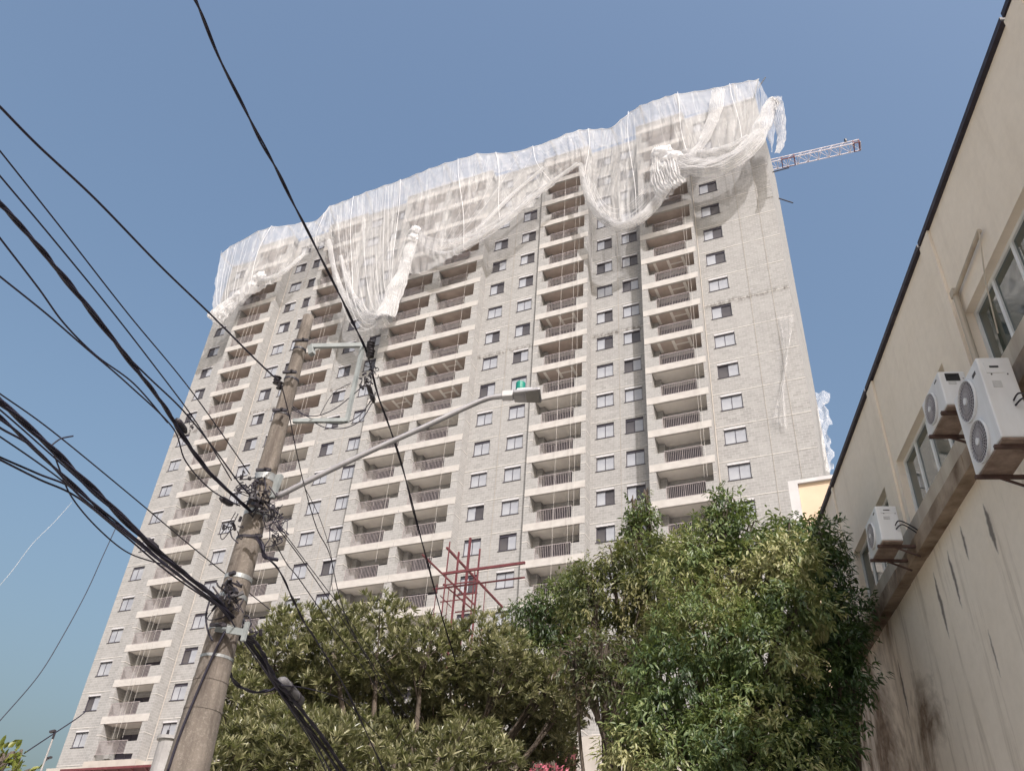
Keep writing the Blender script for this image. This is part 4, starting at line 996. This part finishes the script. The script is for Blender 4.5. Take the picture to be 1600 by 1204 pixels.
# --- broad rosette leaved tree, left
def bigH(L, k=1.3): return blobsH([(a, b_, h*k, r*k) for a, b_, h, r in L])
tr = empty('leafy_tree', Vector((atH(610,1150,17.7).x, atH(610,1150,17.7).y, 0)))
tag(tr, 'broad dense tree with long olive leaves in rosettes, right behind the utility pole', 'tree')
LB_ = bigH([(400,1050,13.4,.72),(455,1030,13.6,.8),(520,1020,13.4,.85),(590,1015,13.8,.85),(660,1020,13.6,.85),(725,1030,13.9,.8),(790,1065,13.6,.75),(845,1080,13.8,.62),(880,1110,13.9,.45),(385,1120,12.8,.7),(360,1190,12.6,.75),(450,1105,14.6,.85),(540,1105,14.8,.9),(630,1105,15,.95),(720,1110,15,.9),(800,1130,14.6,.7),(560,1130,14.2,.7),(680,1140,14.2,.7),(450,1150,13.6,.6),(420,1200,12.2,.85),(500,1205,12.0,.85),(600,1205,12.2,.9),(700,1200,12.4,.85),(770,1190,12.6,.6),(340,1250,12.2,.8),(500,1290,12.4,.9),(650,1290,12.6,.9),(860,1075,14.2,.4)])
P0_, N0_ = shell(clumps(LB_+bigH([(430+52*i, 1098+58*j, 15.2, .75) for i in range(9) for j in range(3)]), 4, .5, .6), 330, .4, .9)
n = len(P0_); K = 11
ph = rng.random((n,K))*2*np.pi; up0 = N0_*.6+np.array([[0,0,1.0]])+rng.normal(0,.25,(n,3)); up0 /= np.linalg.norm(up0,axis=1,keepdims=True)
ax1 = np.cross(up0, unit(n)); ax1 /= np.linalg.norm(ax1,axis=1,keepdims=True); ax2 = np.cross(up0, ax1)
tilt = rng.uniform(.15,1.15,(n,K)); D_ = (ax1[:,None]*np.cos(ph)[...,None]+ax2[:,None]*np.sin(ph)[...,None])*np.sin(tilt)[...,None]+up0[:,None]*np.cos(tilt)[...,None]
D_ = D_.reshape(-1,3); P_ = np.repeat(P0_, K, 0)+D_*.01; Nm = np.repeat(up0, K, 0)+rng.normal(0,.15,(n*K,3))
tin = cl(np.repeat(rng.normal(.5,.18,n), K)+rng.normal(0,.14,n*K))
M_leafA = leaf_mat('olive rosette leaf', [(.06,.063,.032),(.125,.125,.062),(.24,.228,.125),(.38,.355,.22)], .30, .32)
leaves('crown', P_, D_, Nm, rng.uniform(.13,.225,n*K), rng.uniform(.024,.037,n*K), tin, M_leafA, tr, .18, .12)
wood(tr, (tr.location.x, tr.location.y, 0), LB_, .22)
# --- drooping small leaved trees
def small_tree(label, name, base, blobs, dens, cols, L=(.09,.15), Wd=(.028,.045), K=9, inner=.35, r0=.16, twigs=0, sp=.11, tintm=.5, yellow=0, trans=.35, leafiness=1.0):
    t = empty(name, Vector((base[0], base[1], 0))); tag(t, label, 'tree', 'trees in front of the tower'); B = blobsH(blobs)
    P0_, N0_ = shell(clumps(B), dens, inner, 1.0); n = len(P0_); 
    if leafiness < 1: k = rng.random(n) < leafiness; P0_, N0_ = P0_[k], N0_[k]; n = len(P0_)
    tw = N0_*.6+np.array([[0,0,-.15]])+rng.normal(0,.45,(n,3)); tw /= np.linalg.norm(tw,axis=1,keepdims=True)
    tt = rng.random((n,K)); P_ = P0_[:,None]+tw[:,None]*(tt*sp*2.2)[...,None]+rng.normal(0,sp*.35,(n,K,3)); P_ = P_.reshape(-1,3)
    D_ = (tw[:,None]*.8+rng.normal(0,.55,(n,K,3))+np.array([0,0,-.42])).reshape(-1,3); Nm = np.repeat(N0_,K,0)+np.array([[0,0,.9]])+rng.normal(0,.35,(n*K,3))
    big = np.array([mn.noise(Vector(tuple(p*.9))) for p in P0_]); tin = cl(np.repeat(tintm+big*1.0+rng.normal(0,.08,n)+yellow*0,K)+rng.normal(0,.12,n*K))
    leaves('crown', P_, D_, Nm, rng.uniform(*L,n*K), rng.uniform(*Wd,n*K), tin, leaf_mat(name+' leaf', cols, .42, trans), t, .2, .15)
    wood(t, (t.location.x, t.location.y, 0), B, r0, twigs=twigs); return t
GREEN = [(.038,.06,.025),(.078,.12,.043),(.15,.195,.075),(.25,.27,.11),(.36,.34,.17)]
q = atH(1130,1204,16)
small_tree('tallest bright green tree in the middle with a pointed leafy top and yellowish tips', 'green_tree', q, [(1128,800,16,.42),(1118,835,16,.6),(1165,840,16,.55),(1090,860,16.2,.6),(1080,900,16,.75),(1150,895,15.8,.85),(1205,870,15.8,.6),(1235,845,16,.5),(1225,905,15.5,.75),(1110,960,15.6,.85),(1190,965,15.3,.85),(1240,960,15.2,.65),(1060,1000,15.6,.7),(1130,1030,15.2,.9),(1210,1040,15,.9),(1050,1070,15.2,.75),(1100,1110,15,.9),(1180,1120,14.8,.95),(1030,1140,15,.7),(1060,1190,14.8,.85),(1140,1200,14.6,.95),(1220,1190,14.6,.85),(990,1180,15,.5),(985,1130,15.2,.42),(1100,1260,14.5,1),(1210,1260,14.5,1)],
    330, GREEN, K=10)
q = atH(940,1100,18)
small_tree('mid height tree with yellow brown leaves left of the tallest tree', 'yellowish_tree', q, [(960,880,18,.55),(1000,880,18,.55),(925,905,18,.5),(1040,870,18,.5),(975,930,17.8,.75),(1030,930,17.6,.7),(920,945,17.8,.6),(990,985,17.6,.75),(1040,990,17.4,.6)],
    300, [(.035,.045,.02),(.075,.085,.032),(.13,.135,.052),(.19,.175,.075),(.27,.24,.12)], K=9)
q = atH(830,1100,22)
small_tree('small fresh green tree between the rosette leaved tree and the yellowish tree', 'green_tree', q, [(a, b_, 22, r*1.3) for a, b_, h, r in [(855,945,17,.42),(885,935,17.2,.5),(830,970,17,.45),(870,980,17,.6),(910,980,17.2,.5),(815,1000,17,.3),(855,1010,17,.5),(900,910,17.4,.35),(900,1030,17,.55),(860,1050,17,.5),(930,1020,17,.5)]],
    330, [(.03,.052,.02),(.055,.09,.032),(.085,.125,.042),(.13,.165,.06),(.19,.21,.09)], K=9, r0=.1)
q = atH(1005,1000,18.5)
small_tree('slender upright green shoots rising above the yellowish tree', 'green_sapling', q, [(1000,800,18.5,.22),(1013,812,18.5,.22),(992,825,18.5,.25),(1000,850,18.5,.4),(1025,865,18.5,.4),(985,862,18.5,.32),(1010,775,18.5,.10),(990,788,18.5,.10)],
    520, [(.03,.052,.02),(.05,.08,.03),(.07,.105,.038),(.10,.135,.05),(.15,.18,.07)], K=9, r0=.07)
q = atH(960,1204,16.5)
small_tree('half bare thicket of brown twigs and dead leaves between the two big trees', 'dry_tree', q, [(940,1030,16.4,.6),(985,1040,16.4,.55),(900,1030,16.4,.45),(960,1075,16.2,.5),(920,1075,16.2,.4),(1000,1085,16.2,.4)],
    330, [(.03,.025,.018),(.06,.045,.032),(.10,.07,.05),(.06,.075,.032),(.11,.12,.055)], K=7, r0=.09, twigs=26, inner=.5, leafiness=.85)
q = atH(1300,1204,16.8)
small_tree('dark green tree pressed against the beige wall', 'dark_green_tree', q, [(1268,835,17.5,.4),(1288,850,17.4,.45),(1262,880,17.3,.5),(1295,905,17.2,.55),(1315,950,17,.5),(1275,960,16.8,.7),(1318,1010,16.6,.5),(1280,1040,16.2,.75),(1310,1075,16,.55),(1265,1110,15.6,.7),(1290,1150,15.4,.5),(1262,1195,15.2,.6),(1250,1260,15,.8),(1327,985,16.9,.35)],
    360, [(.012,.028,.012),(.022,.05,.016),(.035,.075,.022),(.05,.095,.028),(.08,.12,.035)], K=10, trans=.25)
# leaf sprigs of a shrub at the lower left corner
t = empty('shrub', Vector((atH(5,1200,9).x, atH(5,1200,9).y, 0))); tag(t, 'tip of a yellow green shrub poking in at the lower left corner', 'shrub')
B = blobsH([(2,1196,9,.13),(-25,1215,9,.3),(20,1230,9,.2)]); P0_, N0_ = shell(B, 1500, .3, 1); n = len(P0_)
leaves('crown', P0_, N0_+rng.normal(0,.4,(n,3)), unit(n), rng.uniform(.06,.1,n), rng.uniform(.03,.05,n), cl(rng.normal(.7,.2,n)), leaf_mat('shrub leaf', [(.06,.09,.02),(.14,.17,.03),(.22,.22,.05)]), t)
wood(t, (t.location.x, t.location.y, 0), B, .04)
t = empty('shrub', Vector((atH(28,1200,14).x, atH(28,1200,14).y, 0))); tag(t, 'wispy twig with a few grey green leaves beside the far street lamp', 'shrub')
B = blobsH([(29,1176,14,.06),(28,1195,14,.05)]); P0_, N0_ = shell(B, 2600, .5, 1); n = len(P0_)
leaves('crown', P0_, N0_+rng.normal(0,.4,(n,3)), unit(n), rng.uniform(.05,.09,n), rng.uniform(.02,.04,n), cl(rng.normal(.5,.2,n)), leaf_mat('wispy leaf', [(.10,.13,.06),(.2,.22,.12)]), t)
m = MB(); m.tube(spline([(t.location.x,t.location.y,0), (t.location.x+.1,t.location.y,2), B[1][0], B[0][0]], 5), .012, 6); m.build('stem', M_bark, t, True).location = -t.location
t = empty('flowering_shrub', Vector((atH(860,1210,11.6).x, atH(860,1210,11.6).y, 0))); tag(t, 'pink flowering bush top low at the bottom edge beside the rosette leaved tree', 'shrub')
B = blobsH([(842,1208,11.6,.11),(866,1209,11.6,.11),(860,1235,11.6,.3)]); P0_, N0_ = shell(B, 5200, .2, 1); n = len(P0_)
leaves('crown', P0_, N0_+rng.normal(0,.5,(n,3)), unit(n), rng.uniform(.03,.05,n), rng.uniform(.022,.038,n), cl(rng.normal(.5,.25,n)), leaf_mat('pink bract', [(.30,.04,.08),(.52,.12,.18),(.65,.28,.33)]), t)
wood(t, (t.location.x, t.location.y, 0), B, .03)
# low podium details seen through the gap between the trees
pz = empty('site_hoarding', (-20, 47.2, 0)); tag(pz, 'dark red site hoarding low in the gap between the trees', 'hoarding')
a = atY(845,1168,47.2); b_ = atY(900,1168,47.2)
m = MB(); m.box(a.x-6, b_.x, 47.2, 47.3, 0, a.z); m.build('panel', M_red, pz).location = -pz.location
m = MB()
for i in range(8): m.box(b_.x-1-i*1.4, b_.x-.9-i*1.4, 47.12, 47.198, 0, a.z+.02)
m.build('post', M_podium, pz).location = -pz.location
